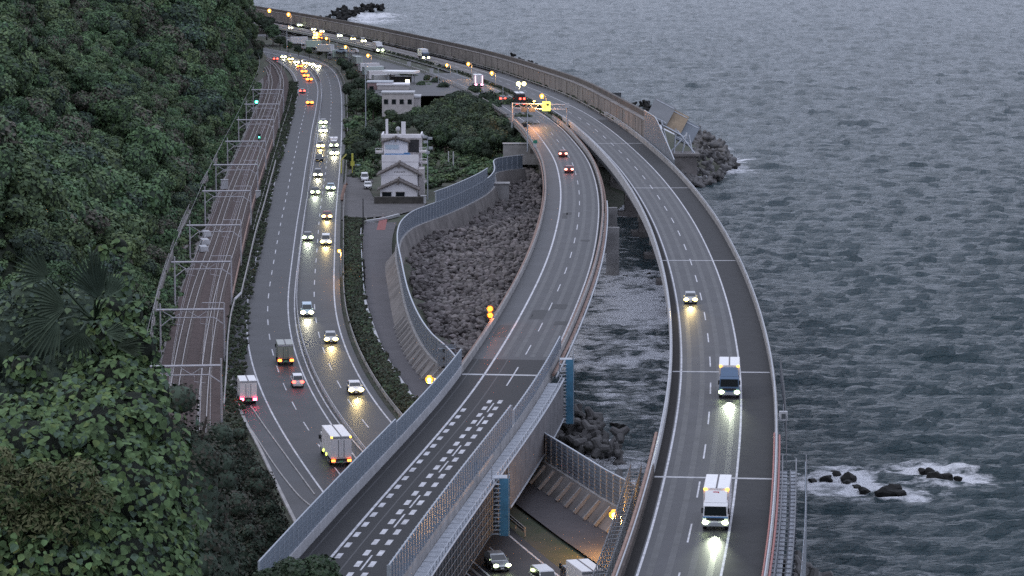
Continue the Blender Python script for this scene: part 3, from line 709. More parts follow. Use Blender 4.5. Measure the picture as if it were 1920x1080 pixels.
t = thing('pipe_fence', 'pale bent pipe fence between the railway and the lay-by', 'fence', pf.p(pf.L / 2)); q0 = t.location.copy()
for cv in (pf, pf2):
    for z in (.9,): MB().tube([cv.p(q, 0, z) - q0 for q in cv.span(0, cv.L, 5)], .11, 6).build('pipe', M_conc, t)
MB().tube([pf.p(pf.L, 0, .9) - q0, pf2.p(0, 0, .9) - q0], .2, 6).build('bent_pipe', M_conc_l, t)
pm = MB().box((0, 0, .35), (.12, .12, 1.1)).mesh('post', M_conc)
for cv in (pf, pf2):
    for q in cv.span(2, cv.L, 6): link('post', pm, t, cv.p(q, 0) - q0)
rp = Curve([g(x, y, 4.4) for x, y in [(436,556),(452,480),(470,400),(490,330),(512,262)]], 2, 1)
t = thing('rusty_pipe', 'long rusty pipe lying between the railway and the coast road', 'pipe', rp.p(rp.L / 2)); q0 = t.location.copy()
MB().tube([rp.p(q, 0, .3) - q0 for q in rp.span(0, rp.L, 5)], .16, 6).build('pipe', M_rust_and_lit, t)
for k, (x, y) in enumerate([(387,442),(384,457),(381,470)]):
    p = g(x, y, 4.3); b = MB().box((0, 0, .45), (1.5, 3.6, .9), 0, taper=.9); o = b.build('concrete_block', M_conc_l); o.location = p; o.rotation_euler = (0, 0, RC.ang(RC.near(p)) + .2)
    tag(o, ['pale concrete block farthest along the tracks in its row of three', 'pale concrete block in the middle of its row of three', 'pale concrete block nearest the red signal in its row of three'][k], 'concrete block', 'pale blocks beside the tracks')
p = g(421, 354, 4.3); o = MB().box((0, 0, 1), (1.5, .9, 2.0)).box((0, 0, 2.05), (1.7, 1.1, .1)).build('equipment_cabinet', M_conc_l); o.location = p; tag(o, 'pale equipment cabinet at the foot of a catenary column', 'cabinet')
p = g(484, 372, 4.3); o = MB().box((0, 0, .8), (1.0, .9, 1.6)).box((0, 0, 1.65), (1.15, 1.05, .1)).build('equipment_cabinet', M_conc_l); o.location = p; tag(o, 'small pale cabinet on the verge between railway and road', 'cabinet')

GSTR = True
# verges: weeds and shrubs
def weed_strip(name, cv, o1, o2, a, b_, n, smin, smax, protos, label, dz=0):
    P = []; Ro = []; S_ = []
    for _ in range(n):
        q = random.uniform(a, b_); v = cv.p(q, random.uniform(o1, o2), dz); P.append(v); Ro.append((0, 0, random.uniform(0, 6.28))); s = random.uniform(smin, smax); S_.append((s, s, s * random.uniform(.7, 1.1)))
    return scatter(name, P, Ro, S_, protos, label)
WEEDS = [leaf_crown('weed', lobes_round(rs0, .8, 1.1, 3, .2), 160, .3, [[L_weed, L_mid_a], [L_weed, L_weed], [L_mid_b, L_weed]][i], 300 + i) for i in range(3)]
a0, a1 = RR.near(g(735, 785, R1Z)), RR.near(g(640, 415, R1Z))
b = MB(); vs = []
tag(between(RR.__class__([RR.p(q, 5.2) for q in RR.span(a0, a1, 12)], 3, 0), sv_l, 40, -.03, M_soil, 'planted_verge'), kind='structure')
vl = Curve([RR.p(q, 5.6) for q in RR.span(a0, a1, 12)], 3, 0)
P = []; Ro = []; S_ = []
for _ in range(1500):
    u = random.random(); k = random.uniform(.04, .8); v = vl.p(vl.L * u).lerp(sv_l.p(sv_l.L * u), k); P.append(v); Ro.append((0, 0, random.uniform(0, 6.28))); s = random.uniform(.6, 1.3); S_.append((s, s, s * .9))
scatter('verge_shrubbery', P, Ro, S_, WEEDS, 'low mixed shrubs and weeds on the verge between coast road and service road')
weed_strip('railway_weeds', RC, 4.5, 7.4, 30, RC.L * .8, 2600, .22, .62, WEEDS, 'weeds growing between the railway and the coast road')
weed_strip('railway_weeds', RC, -6.4, -4.7, 40, RC.L * .75, 900, .25, .75, WEEDS, 'weeds growing along the hill side of the railway')

GV = leaf_crown('vine', lobes_round(rs0, 1.0, 1.6, 3, .2), 260, .34, [leafmat('bright wall vine', (.085, .150, .065), .2), L_mid_b], 320)
gcv = Curve([g(x, y, 5) for x, y in [(408,306),(426,270),(441,238),(452,212)]], 2, 0)
P = []; Ro = []; S_ = []
for _ in range(260):
    P.append(gcv.p(random.uniform(0, gcv.L), random.uniform(-2.2, .8), random.uniform(0, 1.8))); Ro.append((0, 0, random.uniform(0, 6.28))); s = random.uniform(.7, 1.2); S_.append((s, s, s))
scatter('wall_vines', P, Ro, S_, [GV], 'bright green vines hanging over the wall at the foot of the wood')

# ------------------------------------------------------------------ the two motorway viaducts
def local(b, q0):
    b.v = [tuple(Vector(v) - q0) for v in b.v]; return b
def on_curve(t, q0, name, m, fn, kind=None):
    b = MB(); fn(b); local(b, q0); o = b.build(name, m, t)
    if kind: tag(o, kind=kind)
    return o
# right carriageway
sA, sB = 0, TR.sY(770)
t = TRV = thing('motorway_viaduct', 'long curved motorway viaduct over the sea, with traffic coming towards the viewer', 'viaduct', TR.p(TR.sY(420)))
q0 = t.location.copy()
DECK = on_curve(t, q0, 'deck', M_asph_old, lambda b: b.bar(TR, -4.75, 7.35, -.5, 0, 0, TR.sY(1000)))
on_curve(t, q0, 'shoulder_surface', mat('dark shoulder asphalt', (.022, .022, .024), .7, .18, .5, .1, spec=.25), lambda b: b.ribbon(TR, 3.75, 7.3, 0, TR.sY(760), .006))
on_curve(t, q0, 'gutter', mat('dark gutter', (.012, .010, .010), .8, .25, .6, spec=.2), lambda b: b.ribbon(TR, -4.72, -3.85, 0, TR.sY(760), .006))  # gutter strip with the shoulder's shade put into its dark colour
on_curve(t, q0, 'tyre_track', mat('tyre track', (.047, .047, .050), .5, .3, .5, spec=.3), lambda b: [b.ribbon(TR, o_ - .3, o_ + .3, 0, TR.sY(900), .008) for o_ in (-2.6, -1.0, 1.0, 2.6)], 'stuff')
sPB = TR.near(g(1315, 890, zdeck))
def f(b):
    ph = TR.near(g(1333.3, 729.3, zdeck)) % 20 - 4
    dashes(b, TR, 0, ph, TR.L - 20, 8, 20, .014, .17); line(b, TR, -3.6, 0, TR.L - 20, .014, .22); line(b, TR, 3.6, 0, TR.L - 20, .014, .22)
on_curve(t, q0, 'lane_marking', M_paint, f, 'stuff')
on_curve(t, q0, 'parapet', M_conc_l, lambda b: b.bar(TR, -5.1, -4.76, -.9, .95, sPB, TR.sY(760)))
on_curve(t, q0, 'parapet', mat('bare brown parapet', (.075, .058, .052), .85, .3, .8), lambda b: b.bar(TR, -5.1, -4.76, -.9, .75, 0, sPB - .05))
on_curve(t, q0, 'parapet', M_conc, lambda b: b.bar(TR, 7.36, 7.7, -.9, .95, 0, TR.sY(775)))
on_curve(t, q0, 'parapet_rail', M_steel, lambda b: b.tube([TR.p(q, -4.95, 1.2) for q in TR.span(0, TR.sY(760), 5)], .07, 5))
on_curve(t, q0, 'parapet_rail', M_steel, lambda b: b.tube([TR.p(q, 7.52, 1.2) for q in TR.span(0, TR.sY(770), 5)], .08, 5))
s0, s1 = TR.near(g(1290, 1110, zdeck)), TR.near(g(1340, 830, zdeck))
on_curve(t, q0, 'orange_pipe', M_rust_and_lit, lambda b: (b.tube([TR.p(q, -5.35, .75) for q in TR.span(0, s1, 5)], .2, 6)))  # orange light on this pipe is painted with the rust colour
on_curve(t, q0, 'red_pipe', M_redlit_pipe, lambda b: (b.tube([TR.p(q, 7.3, 1.0) for q in TR.span(0, s1, 5)], .09, 6), b.tube([TR.p(q, 7.85, .75) for q in TR.span(0, s1, 5)], .12, 6)))  # the red is light painted into the pipe colour
sg = TR.sY(745)
on_curve(t, q0, 'girder', M_girder, lambda b: b.bar(TR, -4.0, -1.2, -3.0, -.5, 0, sg))
on_curve(t, q0, 'girder', M_girder, lambda b: b.bar(TR, 3.6, 6.6, -3.0, -.5, 0, sg))
for x, y in [(1330,893),(1333,698),(1276,488),(1215,353),(1141,269)]:
    qq = TR.near(g(x, y, zdeck)); on_curve(t, q0, 'expansion_joint', M_paint_worn, lambda b: b.box(TR.p(qq, 1.3, .012), (11.9, .7, .012), TR.ang(qq)))
for q in np.arange(20, TR.sY(740), 38):
    b = MB().box(TR.p(q, 1.3, -3.6), (11, 2.2, 1.2), TR.ang(q)).box(TR.p(q, 1.3, -8.3), (5.5, 2.0, 8.4), TR.ang(q)).box(TR.p(q, 1.3, -11.6), (8.5, 5, 2.4), TR.ang(q)); local(b, q0).build('pier', M_conc_d, t)
# left carriageway
t = TLV = thing('motorway_viaduct', 'dark curved motorway overpass crossing the coast road with fresh black asphalt and noise barriers', 'viaduct', TL.p(TL.sY(330)))
q0 = t.location.copy()
TRK = True
sJ = TL.near(g(955, 704, zdeck)); sK = TL.near(g(965, 672, zdeck)); sE = TL.sY(760)
on_curve(t, q0, 'deck', M_asph_old, lambda b: b.bar(TL, -6.4, 4.2, -.5, 0, 0, TL.sY(1000)))
on_curve(t, q0, 'fresh_surface', M_asph_new, lambda b: b.ribbon(TL, -6.35, 4.15, 0, sK, .006))
on_curve(t, q0, 'expansion_joint', M_conc_l, lambda b: b.box(TL.p(sJ, -1.1, .016), (10.4, .9, .02), TL.ang(sJ)))
def f(b):
    ph = TL.near(g(1061.5, 507, zdeck)) % 20 - 4
    dashes(b, TL, 0, ph + 20 * math.ceil((sK - ph) / 20), TL.L - 40, 8, 20, .018, .15)
    sC = TL.sY(690)
    line(b, TL, -3.6, 0, sC, .02, .27); line(b, TL, 3.6, sJ, TL.L - 40, .018, .22)
    dashes(b, TL, -3.6, sC, TL.L - 60, 2.2, 4, .02, .3)
    b.ribbon(TL, -.1, .08, sJ - 8, sJ + 6, .03, 3)
    sD = TL.near(g(875, 765, zdeck)); q = sD
    while q > 3: b.ribbon(TL, -3.25, -2.75, q - 2.0, q, .02, 2); q -= 4.4
    sD = TL.near(g(935, 752, zdeck)); q = sD; k = 0
    while q > 3:
        b.ribbon(TL, -1.0, -.5, q - 2.2, q, .02, 2); b.ribbon(TL, .25, .75, q - 2.2, q, .02, 2)
        q -= 4.4; k += 1
    q = sD - 2; k = 0
    while q > 6:
        if k % 3 != 2: b.ribbon(TL, -.2, -.04, q - 6, q, .02, 2)
        q -= 8.8; k += 1
on_curve(t, q0, 'lane_marking', M_paint, f, 'stuff')
on_curve(t, q0, 'tyre_track', MATS['tyre track'], lambda b: [b.ribbon(TL, o_ - .3, o_ + .3, sK + 2, TL.sY(900), .008) for o_ in (-2.6, -1.0, 1.0, 2.6)], 'stuff')
on_curve(t, q0, 'seam_line', M_asph_old, lambda b: (b.ribbon(TL, -5.75, -5.6, 0, sK, .012), b.ribbon(TL, -1.95, -1.8, 0, sK, .012), b.ribbon(TL, -2.0, -1.9, sK, sK + 40, .012)))
for x, y, o, w_, l_ in [(1005,620,-4.9,1.7,11),(1030,575,1.2,2.3,5),(1003,607,2.8,2.4,3.5),(1012,590,-1.2,2,9),(1070,452,1.8,1.6,2.5),(1083,400,-1.8,1,4),(1084,404,-2.5,.9,9)]:
    qq = TL.near(g(x, y, zdeck)); on_curve(t, q0, 'asphalt_patch', M_patch, lambda b: b.box(TL.p(qq, o, .008), (w_, l_, .008), TL.ang(qq)))
on_curve(t, q0, 'parapet', M_conc_l, lambda b: b.bar(TL, -6.75, -6.41, -.9, 1.0, 0, sJ))
on_curve(t, q0, 'parapet', M_conc, lambda b: (b.bar(TL, -6.75, -6.41, -.9, .9, sJ + .1, sE)))
on_curve(t, q0, 'parapet', M_conc, lambda b: b.bar(TL, 4.21, 4.55, -.9, .9, 0, sE))
on_curve(t, q0, 'gutter', MATS['dark gutter'], lambda b: b.ribbon(TL, 3.78, 4.18, sJ, sE, .008))  # same painted dark strip as on the other viaduct
on_curve(t, q0, 'parapet_rail', M_rust_and_lit, lambda b: (b.tube([TL.p(q, -6.58, 1.2) for q in TL.span(sJ, sE, 5)], .09, 5), b.tube([TL.p(q, -7.0, .3) for q in TL.span(sJ, sE, 5)], .16, 5)))
on_curve(t, q0, 'parapet_rail', M_rust_and_lit, lambda b: (b.tube([TL.p(q, 4.38, 1.2) for q in TL.span(sJ, sE, 5)], .09, 5), b.tube([TL.p(q, 4.9, .1) for q in TL.span(sJ, sE, 5)], .2, 5)))
on_curve(t, q0, 'edge_beam', M_steel, lambda b: b.bar(TL, 5.15, 5.35, -.35, -.1, sJ, TL.sY(560)))
on_curve(t, q0, 'girder', M_girder, lambda b: b.bar(TL, -5.6, -3.6, -2.6, -.5, 0, TL.sY(745)))
on_curve(t, q0, 'girder', M_girder, lambda b: b.bar(TL, 1.6, 3.6, -2.6, -.5, 0, TL.sY(745)))
for q in [TL.sY(362), TL.sY(395), TL.sY(432), TL.sY(468), TL.sY(505), TL.sY(545), TL.sY(585), TL.sY(625), TL.sY(665), TL.sY(705)]:
    b = MB().box(TL.p(q, -1.1, -3.2), (10, 2.2, 1.2), TL.ang(q)).box(TL.p(q, -1.1, -8.5), (5, 2.0, 9.4), TL.ang(q)); local(b, q0).build('pier', M_conc_d, t)
pt = MB().box((0, 0, 0), (2.4, 1.2, 9)).mesh('pier', M_conc)
for x, y in [(1141, 486), (1147, 444)]:
    p = g(x, y, 3); q = TL.near(p); link('pier', pt, t, TL.p(q, 6.2, -7.0) - q0, (0, 0, TL.ang(q)))
# inner red pipe at the foot of the left parapet, seen over the rock field
on_curve(t, q0, 'service_pipe', M_rust_and_lit, lambda b: b.tube([TL.p(q, -7.4, -.6) for q in TL.span(sJ, sJ + 60, 5)], .25, 6))

# noise barriers of the overpass: panels and posts one by one
def barrier(cv, o, a, b_, z0, h, label, pitch=2.0, finned=False):
    q0 = cv.p((a + b_) / 2, o); t = thing('noise_barrier', label, 'noise barrier', q0)
    n = int((b_ - a) / pitch); L_ = (b_ - a) / n
    pb = MB().box((0, 0, h / 2), (.09, L_ - .12, h))
    for k in range(5): pb.box((0, 0, h * (k + .5) / 5), (.13, L_ - .2, .1))
    pm = pb.mesh('panel', M_panel)
    qb = MB().box((0, 0, h / 2 - .25), (.18 if not finned else .34, .13, h + .6)); qm = qb.mesh('post', M_post)
    for i in range(n + 1):
        s = a + i * L_
        link('post', qm, t, cv.p(s, o, z0) - q0, (0, 0, cv.ang(s)))
        if i < n: link('panel', pm, t, cv.p(s + L_ / 2, o, z0) - q0, (0, 0, cv.ang(s + L_ / 2)))
    local(MB().tube([cv.p(s, o, z0 + h + .05) for s in cv.span(a, b_, 4)], .07, 5), q0).build('cap_rail', M_post, t)
sS = TL.near(g(840, 790, zdeck)); 
sN = TL.sY(306)
barrier(TL, -6.58, 1, sN, 1.0, 2.3, 'lower noise barrier along the left edge of the overpass, its nearer taller run')
barrier(TL, -6.58, sN + .4, sJ + 1, 1.0, 1.9, 'noise barrier along the left edge of the overpass, its farther run ending at the joint')
barrier(TL, 4.38, 1, TL.sY(316), .9, 2.4, 'tall finned noise barrier on the seaward edge of the overpass, its nearer run', 1.5, True)
barrier(TL, 4.38, TL.sY(317), TL.sY(372), .9, 1.5, 'lower noise barrier on the seaward edge of the overpass, its farther run', 1.5, True)
# scaffold hung from the seaward side of the overpass
sa, sb, sc = 2, TL.sY(300), TL.sY(351)
t = thing('scaffold', 'scaffold walkway with grey netting hung from the seaward flank of the overpass', 'scaffold', TL.p(sb, 6)); q0 = t.location.copy()
on_curve(t, q0, 'walkway', M_deckpl, lambda b: b.bar(TL, 4.6, 6.3, -.35, -.25, sa, sc))
on_curve(t, q0, 'net', M_net, lambda b: [b.bar(TL, 6.42, 6.48, -4.5, .2, q, min(q + 3.9, sc), 2) for q in np.arange(sb, sc, 4)])
on_curve(t, q0, 'edge_pipe', M_steel, lambda b: (b.tube([TL.p(q, 6.5, -4.55) for q in TL.span(sb, sc, 4)], .13, 5), b.tube([TL.p(q, 6.5, .3) for q in TL.span(sa, sc, 4)], .12, 5)))
on_curve(t, q0, 'mesh_sheet', M_mesh, lambda b: [b.bar(TL, 6.36, 6.40, -4.3, -.1, q, min(q + 1.7, sb), 2) for q in np.arange(sa, sb, 1.8)])
def f(b):
    for q in np.arange(sa, sb, 1.8): b.tube([TL.p(q, 6.5, -4.4), TL.p(q, 6.5, .35)], .05, 4)
    for z in np.arange(-4.3, .2, .9): b.tube([TL.p(q, 6.5, z) for q in TL.span(sa, sb, 6)], .045, 4)
on_curve(t, q0, 'poles', M_steel_d, f, 'stuff')
def f(b):
    for q in np.arange(sa, sc, 1.8): b.tube([TL.p(q, 6.3, -.3), TL.p(q, 6.3, .75)], .04, 4)
    b.tube([TL.p(q, 6.3, .75) for q in TL.span(sa, sc, 5)], .04, 4)
on_curve(t, q0, 'handrail', M_steel, f, 'stuff')
b = MB()
for q in np.arange(sa, sc, 2.0): b.box(TL.p(q, 5.45, -.235), (1.7, .12, .03), TL.ang(q))
local(b, q0); tag(b.build('planks', M_steel, t), kind='stuff')
# blue sheeted stair towers
def stair_tower(px, py_top, py_bot, Yd, label, w_=1.7, d_=2.4):
    top = at_depth(px, py_top, Yd); bot = at_depth(px, py_bot, Yd); h = top.z - bot.z
    t = thing('stair_tower', label, 'stair tower', bot, 0)
    MB().box((.75, 0, h / 2), (.06, d_, h)).box((.75 - .5, -d_ / 2, h / 2), (1.0, .06, h)).build('blue_sheet', M_blue, t)
    for x in (-1.0, .7):
        for y in (-d_ / 2, d_ / 2): MB().tube([(x, y, 0), (x, y, h + .9)], .05, 5).build('pole', M_steel, t)
    st = MB().box((0, 0, 0), (.85, .55, .06)).mesh('tread', M_deckpl)
    n = int(h / .42)
    for i in range(n): link('tread', st, t, (-.55, -d_ / 2 + .1, .2 + i * .42))
    MB().box((-.2, .2, h - .1), (1.5, d_ * .7, .08)).build('platform', M_deckpl, t)
stair_tower(941, 893, 1000, 288.5, 'blue sheeted scaffold stair tower beside the coast road underpass')
stair_tower(1064, 672, 792, 355, 'blue sheeted scaffold stair tower at the seaward end of the scaffold net', 1.6, 2)
# small blue-grey gate scaffold left of the overpass
p = g(838, 700, 5.2); t = thing('scaffold', 'small pale scaffold stair between the louvre fence and the overpass', 'scaffold', p)
for x in (-1.2, 0, 1.2):
    for y in (-.9, .9): MB().tube([(x, y, 0), (x, y, 3.8)], .05, 5).build('pole', M_steel, t)
for z in (1.2, 2.4, 3.5): MB().box((0, 0, z), (2.5, 1.9, .08)).box((0, -.95, z + .35), (2.5, .05, .5)).build('platform', M_panel, t)
# scaffolds of the right viaduct
sa, sb = 0, TR.near(g(1325, 860, zdeck))
t = thing('scaffold', 'open pipe scaffold walkway hung from the landward edge of the sea viaduct', 'scaffold', TR.p(sb * .5, -7)); q0 = t.location.copy()
def f(b):
    for q in TR.span(sa, sb, 1.8):
        b.tube([TR.p(q, -7.6, -3.2), TR.p(q, -7.6, -.4)], .05, 4); b.tube([TR.p(q, -6.5, -3.2), TR.p(q, -6.5, -.6)], .05, 4); b.tube([TR.p(q, -7.6, -3.1), TR.p(q, -5.0, -3.1)], .05, 4); b.tube([TR.p(q, -7.6, -1.2), TR.p(q, -6.4, -1.2)], .04, 4)
    for o_, z in ((-7.6, -.5), (-7.6, -1.2), (-7.6, -2.1), (-6.5, -.7), (-6.5, -2), (-7.6, -3.1)): b.tube([TR.p(q, o_, z) for q in TR.span(sa, sb, 4)], .06, 4)
on_curve(t, q0, 'poles', M_scafp, f, 'stuff')
on_curve(t, q0, 'walkway', M_steel_d, lambda b: b.bar(TR, -7.5, -5.3, -3.25, -3.15, sa, sb))
t = thing('scaffold', 'scaffold walkway with grey side sheeting hung from the seaward edge of the sea viaduct', 'scaffold', TR.p(sb * .5, 9)); q0 = t.location.copy()
sb2 = TR.near(g(1333, 800, zdeck))
def f(b):
    for q in TR.span(sa, sb, 1.8):
        b.tube([TR.p(q, 8.2, -1.2), TR.p(q, 8.2, .6)], .05, 4); b.tube([TR.p(q, 9.6, -2.8), TR.p(q, 9.6, .2)], .06, 4); b.tube([TR.p(q, 7.7, -1.1), TR.p(q, 9.8, -1.1)], .05, 4)
    for o_, z in ((8.2, .6), (8.2, -.2), (9.6, .2), (9.6, -.6), (9.0, -1.0)): b.tube([TR.p(q, o_, z) for q in TR.span(sa, sb, 4)], .06, 4)
    for q in TR.span(sb, sb2 + 40, 3.0): b.tube([TR.p(q, 8.6, -1.4), TR.p(q, 8.6, 1.6)], .05, 4)
on_curve(t, q0, 'poles', M_scafp, f, 'stuff')
on_curve(t, q0, 'walkway', M_deckpl, lambda b: (b.bar(TR, 7.75, 8.7, -1.3, -1.15, sa, sb), b.bar(TR, 8.95, 9.55, -1.3, -1.15, sa, sb)))
s3 = TR.near(g(1330, 880, zdeck))
on_curve(t, q0, 'sheeting', M_panel, lambda b: [b.bar(TR, 10.5, 10.56, -4.2, .9, q, q + 2.9, 2) for q in np.arange(8, s3, 3)])
on_curve(t, q0, 'sheet_frame', M_steel, lambda b: [b.tube([TR.p(q, 10.62, -4.4), TR.p(q, 10.62, 1.6)], .06, 4) for q in np.arange(8, s3 + 1, 3)])
# small white equipment box on the seaward parapet
q = TR.near(g(1331, 798, zdeck)); p = TR.p(q, 8.3, .2); t = thing('equipment_box', 'small white framed equipment box on the seaward parapet of the sea viaduct', 'equipment box', p)
MB().box((0, 0, .9), (.9, .6, 1.0)).build('box', M_conc_l, t); MB().box((0, -.32, .9), (.45, .05, .55)).build('box_door', M_steel_d, t); MB().tube([(0, 0, -.8), (0, 0, 2.2)], .05, 5).build('mast', M_steel, t)

# ------------------------------------------------------------------ sea wall with louvre fence round the rock field
fz = 6.0
fa = Curve([g(x, y, fz) for x, y in [(1330,1040),(1240,992),(1180,958),(1143,940),(1080,899),(1017,860),(975,832),(930,794),(880,742),(835,690),(812,670),(786,632),(765,580),(752,520),(745,480),(749,452),(762,435),(782,422),(845,398),(905,368),(927,346),(927,324),(958,318),(993,314)]], 1.5, 1)
def s_at(px, py): return fa.near(g(px, py, fz))
t = thing('sea_wall', 'low concrete sea wall carrying the louvre fence round the rock field', 'sea wall', fa.p(fa.L * .5)); q0 = t.location.copy()
on_curve(t, q0, 'coping', M_conc, lambda b: b.bar(fa, -.45, .45, -.35, 0, 0, fa.L, 2))
on_curve(t, q0, 'sloped_face', M_conc_d, lambda b: (b.ribbon(fa, -2.4, -.46, 0, s_at(742, 470), R1Z - fz - .3, 2, dz2=-.1), b.ribbon(fa, .46, 1.6, 0, fa.L, -.1, 2, dz2=-4.5)))
rb = MB().box((0, 0, 0), (2.6, .28, .34), rx=0).mesh('rib', M_conc)
r0, r1 = s_at(812, 670) - 14, s_at(765, 590)
for q in fa.span(r0, r1, 4.2):
    o = link('rib', rb, t, fa.p(q, -1.55, -1.1) - q0); a = fa.ang(q); o.rotation_euler = (0, R(-47), a)
for q in fa.span(4, s_at(1000, 848), 3.4):
    o = link('rib', rb, t, fa.p(q, -1.55, -1.15) - q0); o.rotation_euler = (0, R(-47), fa.ang(q))
t = thing('louvre_fence', 'long blue grey louvre fence curving along the sea wall round the rock field', 'fence', fa.p(fa.L * .55)); q0 = t.location.copy()
def louvre(h, L_):
    b = MB().box((0, 0, h / 2), (.05, L_ - .1, h))
    n = int(h / .42)
    for k in range(n): b.box((-.05, 0, (k + .5) * h / n), (.1, L_ - .16, .17))
    return b.mesh('panel', M_slat)
PM = louvre(3.0, 2.0); PU = louvre(2.2, 2.0)
qm = MB().box((0, 0, 1.55), (.26, .2, 3.1)).mesh('post', M_post); qu = MB().box((0, 0, 1.15), (.24, .2, 2.3)).mesh('post', M_post)
sU0, sU1 = s_at(815, 410), s_at(912, 362)
for q in np.arange(0, fa.L - 2, 2.0):
    link('post', qm, t, fa.p(q, 0) - q0, (0, 0, fa.ang(q))); link('panel', PM, t, fa.p(q + 1, 0) - q0, (0, 0, fa.ang(q + 1)))
    if sU0 < q < sU1: link('post', qu, t, fa.p(q, 0, 3.05) - q0, (0, 0, fa.ang(q))); link('panel', PU, t, fa.p(q + 1, 0, 3.05) - q0, (0, 0, fa.ang(q + 1)))
on_curve(t, q0, 'top_rail', M_post, lambda b: (b.bar(fa, -.1, .1, 3.02, 3.16, 0, fa.L, 2), b.bar(fa, -.1, .1, 5.25, 5.36, sU0, sU1, 2)))
p = g(980, 300, 5); o = MB().box((0, 0, 1.5), (9.5, 3, 5)).box((0, 0, 4.05), (9.8, 3.3, .14)).build('concrete_block_house', M_conc); o.location = (p.x, p.y, 5); tag(o, 'pale concrete block standing behind the end of the louvre fence', 'concrete block')
p = g(941, 372, 3); o = MB().box((0, 0, 1.0), (3.2, 4, 5), taper=.96).box((0, 0, 3.4), (3.5, 4.2, .16)).build('concrete_pier', M_conc); o.location = p; tag(o, 'short concrete pier at the bend of the louvre fence', 'concrete pier')

# ------------------------------------------------------------------ rocks
def rock_mesh(name, seed, m, sub=2, rough=.06):
    rs = np.random.RandomState(seed); import bmesh
    bm = bmesh.new(); bmesh.ops.create_icosphere(bm, subdivisions=sub, radius=.5)
    pl = [(Vector(rs.randn(3)).normalized(), rs.uniform(.26, .42)) for _ in range(9)]
    for v in bm.verts:
        for n_, d_ in pl:
            k = v.co.dot(n_)
            if k > d_: v.co -= n_ * (k - d_) * .9
        v.co *= 1 + rs.uniform(-rough, rough)
    me = bpy.data.meshes.new(name); bm.to_mesh(me); bm.free(); me.materials.append(m); return me
BOULD = [rock_mesh('boulder', 400 + i, M_rock) for i in range(7)]
def tetra_mesh(name, m):
    b = MB()
    for d in [(0, 0, 1), (.94, 0, -.33), (-.47, .816, -.33), (-.47, -.816, -.33)]:
        d = Vector(d); b.tube([d * .02, d * .25, d * .95, d * 1.0], [.40, .42, .28, .2], 8)
    return b.mesh(name, m)
TETRA = tetra_mesh('armour_block', M_tetra); TETRAW = tetra_mesh('armour_block', M_rock_wet)
RF = np.array([tuple(g(x, y, 2).xy) for x, y in [(846,672),(815,640),(785,580),(768,520),(762,470),(775,440),(850,412),(915,390),(938,365),(940,330),(992,322),(1015,340),(1012,400),(1003,455),(975,520),(940,580),(895,640),(868,672)]])
rs = np.random.RandomState(31); cand = []
bx0, by0 = RF.min(0); bx1, by1 = RF.max(0)
for yv in np.arange(by0, by1, .92):
    for xv in np.arange(bx0, bx1 + 6, .92):
        cand.append((xv + rs.uniform(-.4, .4), yv + rs.uniform(-.35, .35)))
cand = np.array(cand); keep = in_poly(cand[:, 0], cand[:, 1], RF) ; cand = cand[keep]
zz = 2.7 + (vnoise(cand[:, 0], cand[:, 1], 9, 8) - .5) * 1.6
sz = rs.uniform(.55, 1.4, len(cand)) ** 1.2; score = sz / cand[:, 1]
order = np.argsort(-score)
rest = []
for k, i_ in enumerate(order):
    rot = (rs.uniform(-.5, .5), rs.uniform(-.5, .5), rs.uniform(0, 6.28)); sc3 = (sz[i_] * rs.uniform(.9, 1.5), sz[i_] * rs.uniform(.7, 1.1), sz[i_] * rs.uniform(.7, 1.1))
    loc = (cand[i_, 0], cand[i_, 1], zz[i_] + rs.uniform(-.35, .35))
    if k < 230:
        o = link('boulder', BOULD[k % 7], None, loc, rot, sc3); tag(o, 'grey boulder among the many of the rock field inside the louvre fence', 'boulder', 'boulders of the rock field')
    else: rest.append((loc, rot, sc3))
scatter('rubble', [r[0] for r in rest], [r[1] for r in rest], [r[2] for r in rest], BOULD, 'grey rubble filling the rock field below the left viaduct')
pool = MB().add([(x, y, 2.2) for x, y in RF], [tuple(range(len(RF)))]).build('rock_field_bed', M_conc_d); tag(pool, kind='structure')
# heap of armour blocks on the point
rs = np.random.RandomState(41)
HP = np.array([tuple(g(x, y, 0).xy) for x, y in [(1288,330),(1296,262),(1312,252),(1330,275),(1362,295),(1384,318),(1345,332)]])
hx0, hy0 = HP.min(0); hx1, hy1 = HP.max(0); n_ = 0; tries = 0
while n_ < 66 and tries < 3000:
    tries += 1; x, y = rs.uniform(hx0, hx1), rs.uniform(hy0, hy1)
    if not in_poly(np.array([x]), np.array([y]), HP)[0]: continue
    e = float(seg_dist(np.array([x]), np.array([y]), np.vstack([HP, HP[:1]]))[0]); z = min(.4 + e * 1.3, 6.8) * rs.uniform(.75, 1) + .3
    o = link('armour_block', TETRA, None, (x, y, z), (rs.uniform(0, 6), rs.uniform(0, 6), rs.uniform(0, 6)), rs.uniform(1.3, 1.75)); n_ += 1
    tag(o, 'dark concrete armour block in the heap on the rocky point beyond the steel slabs', 'armour block', 'armour blocks heaped on the point')
HPb = MB(); c_ = HP.mean(0)
HPb.add([(x, y, -.8) for x, y in HP] + [(c_[0], c_[1], 4.6)], [(i_, (i_ + 1) % len(HP), len(HP)) for i_ in range(len(HP))]); tag(HPb.build('rock_mound', M_tetra), kind='structure')
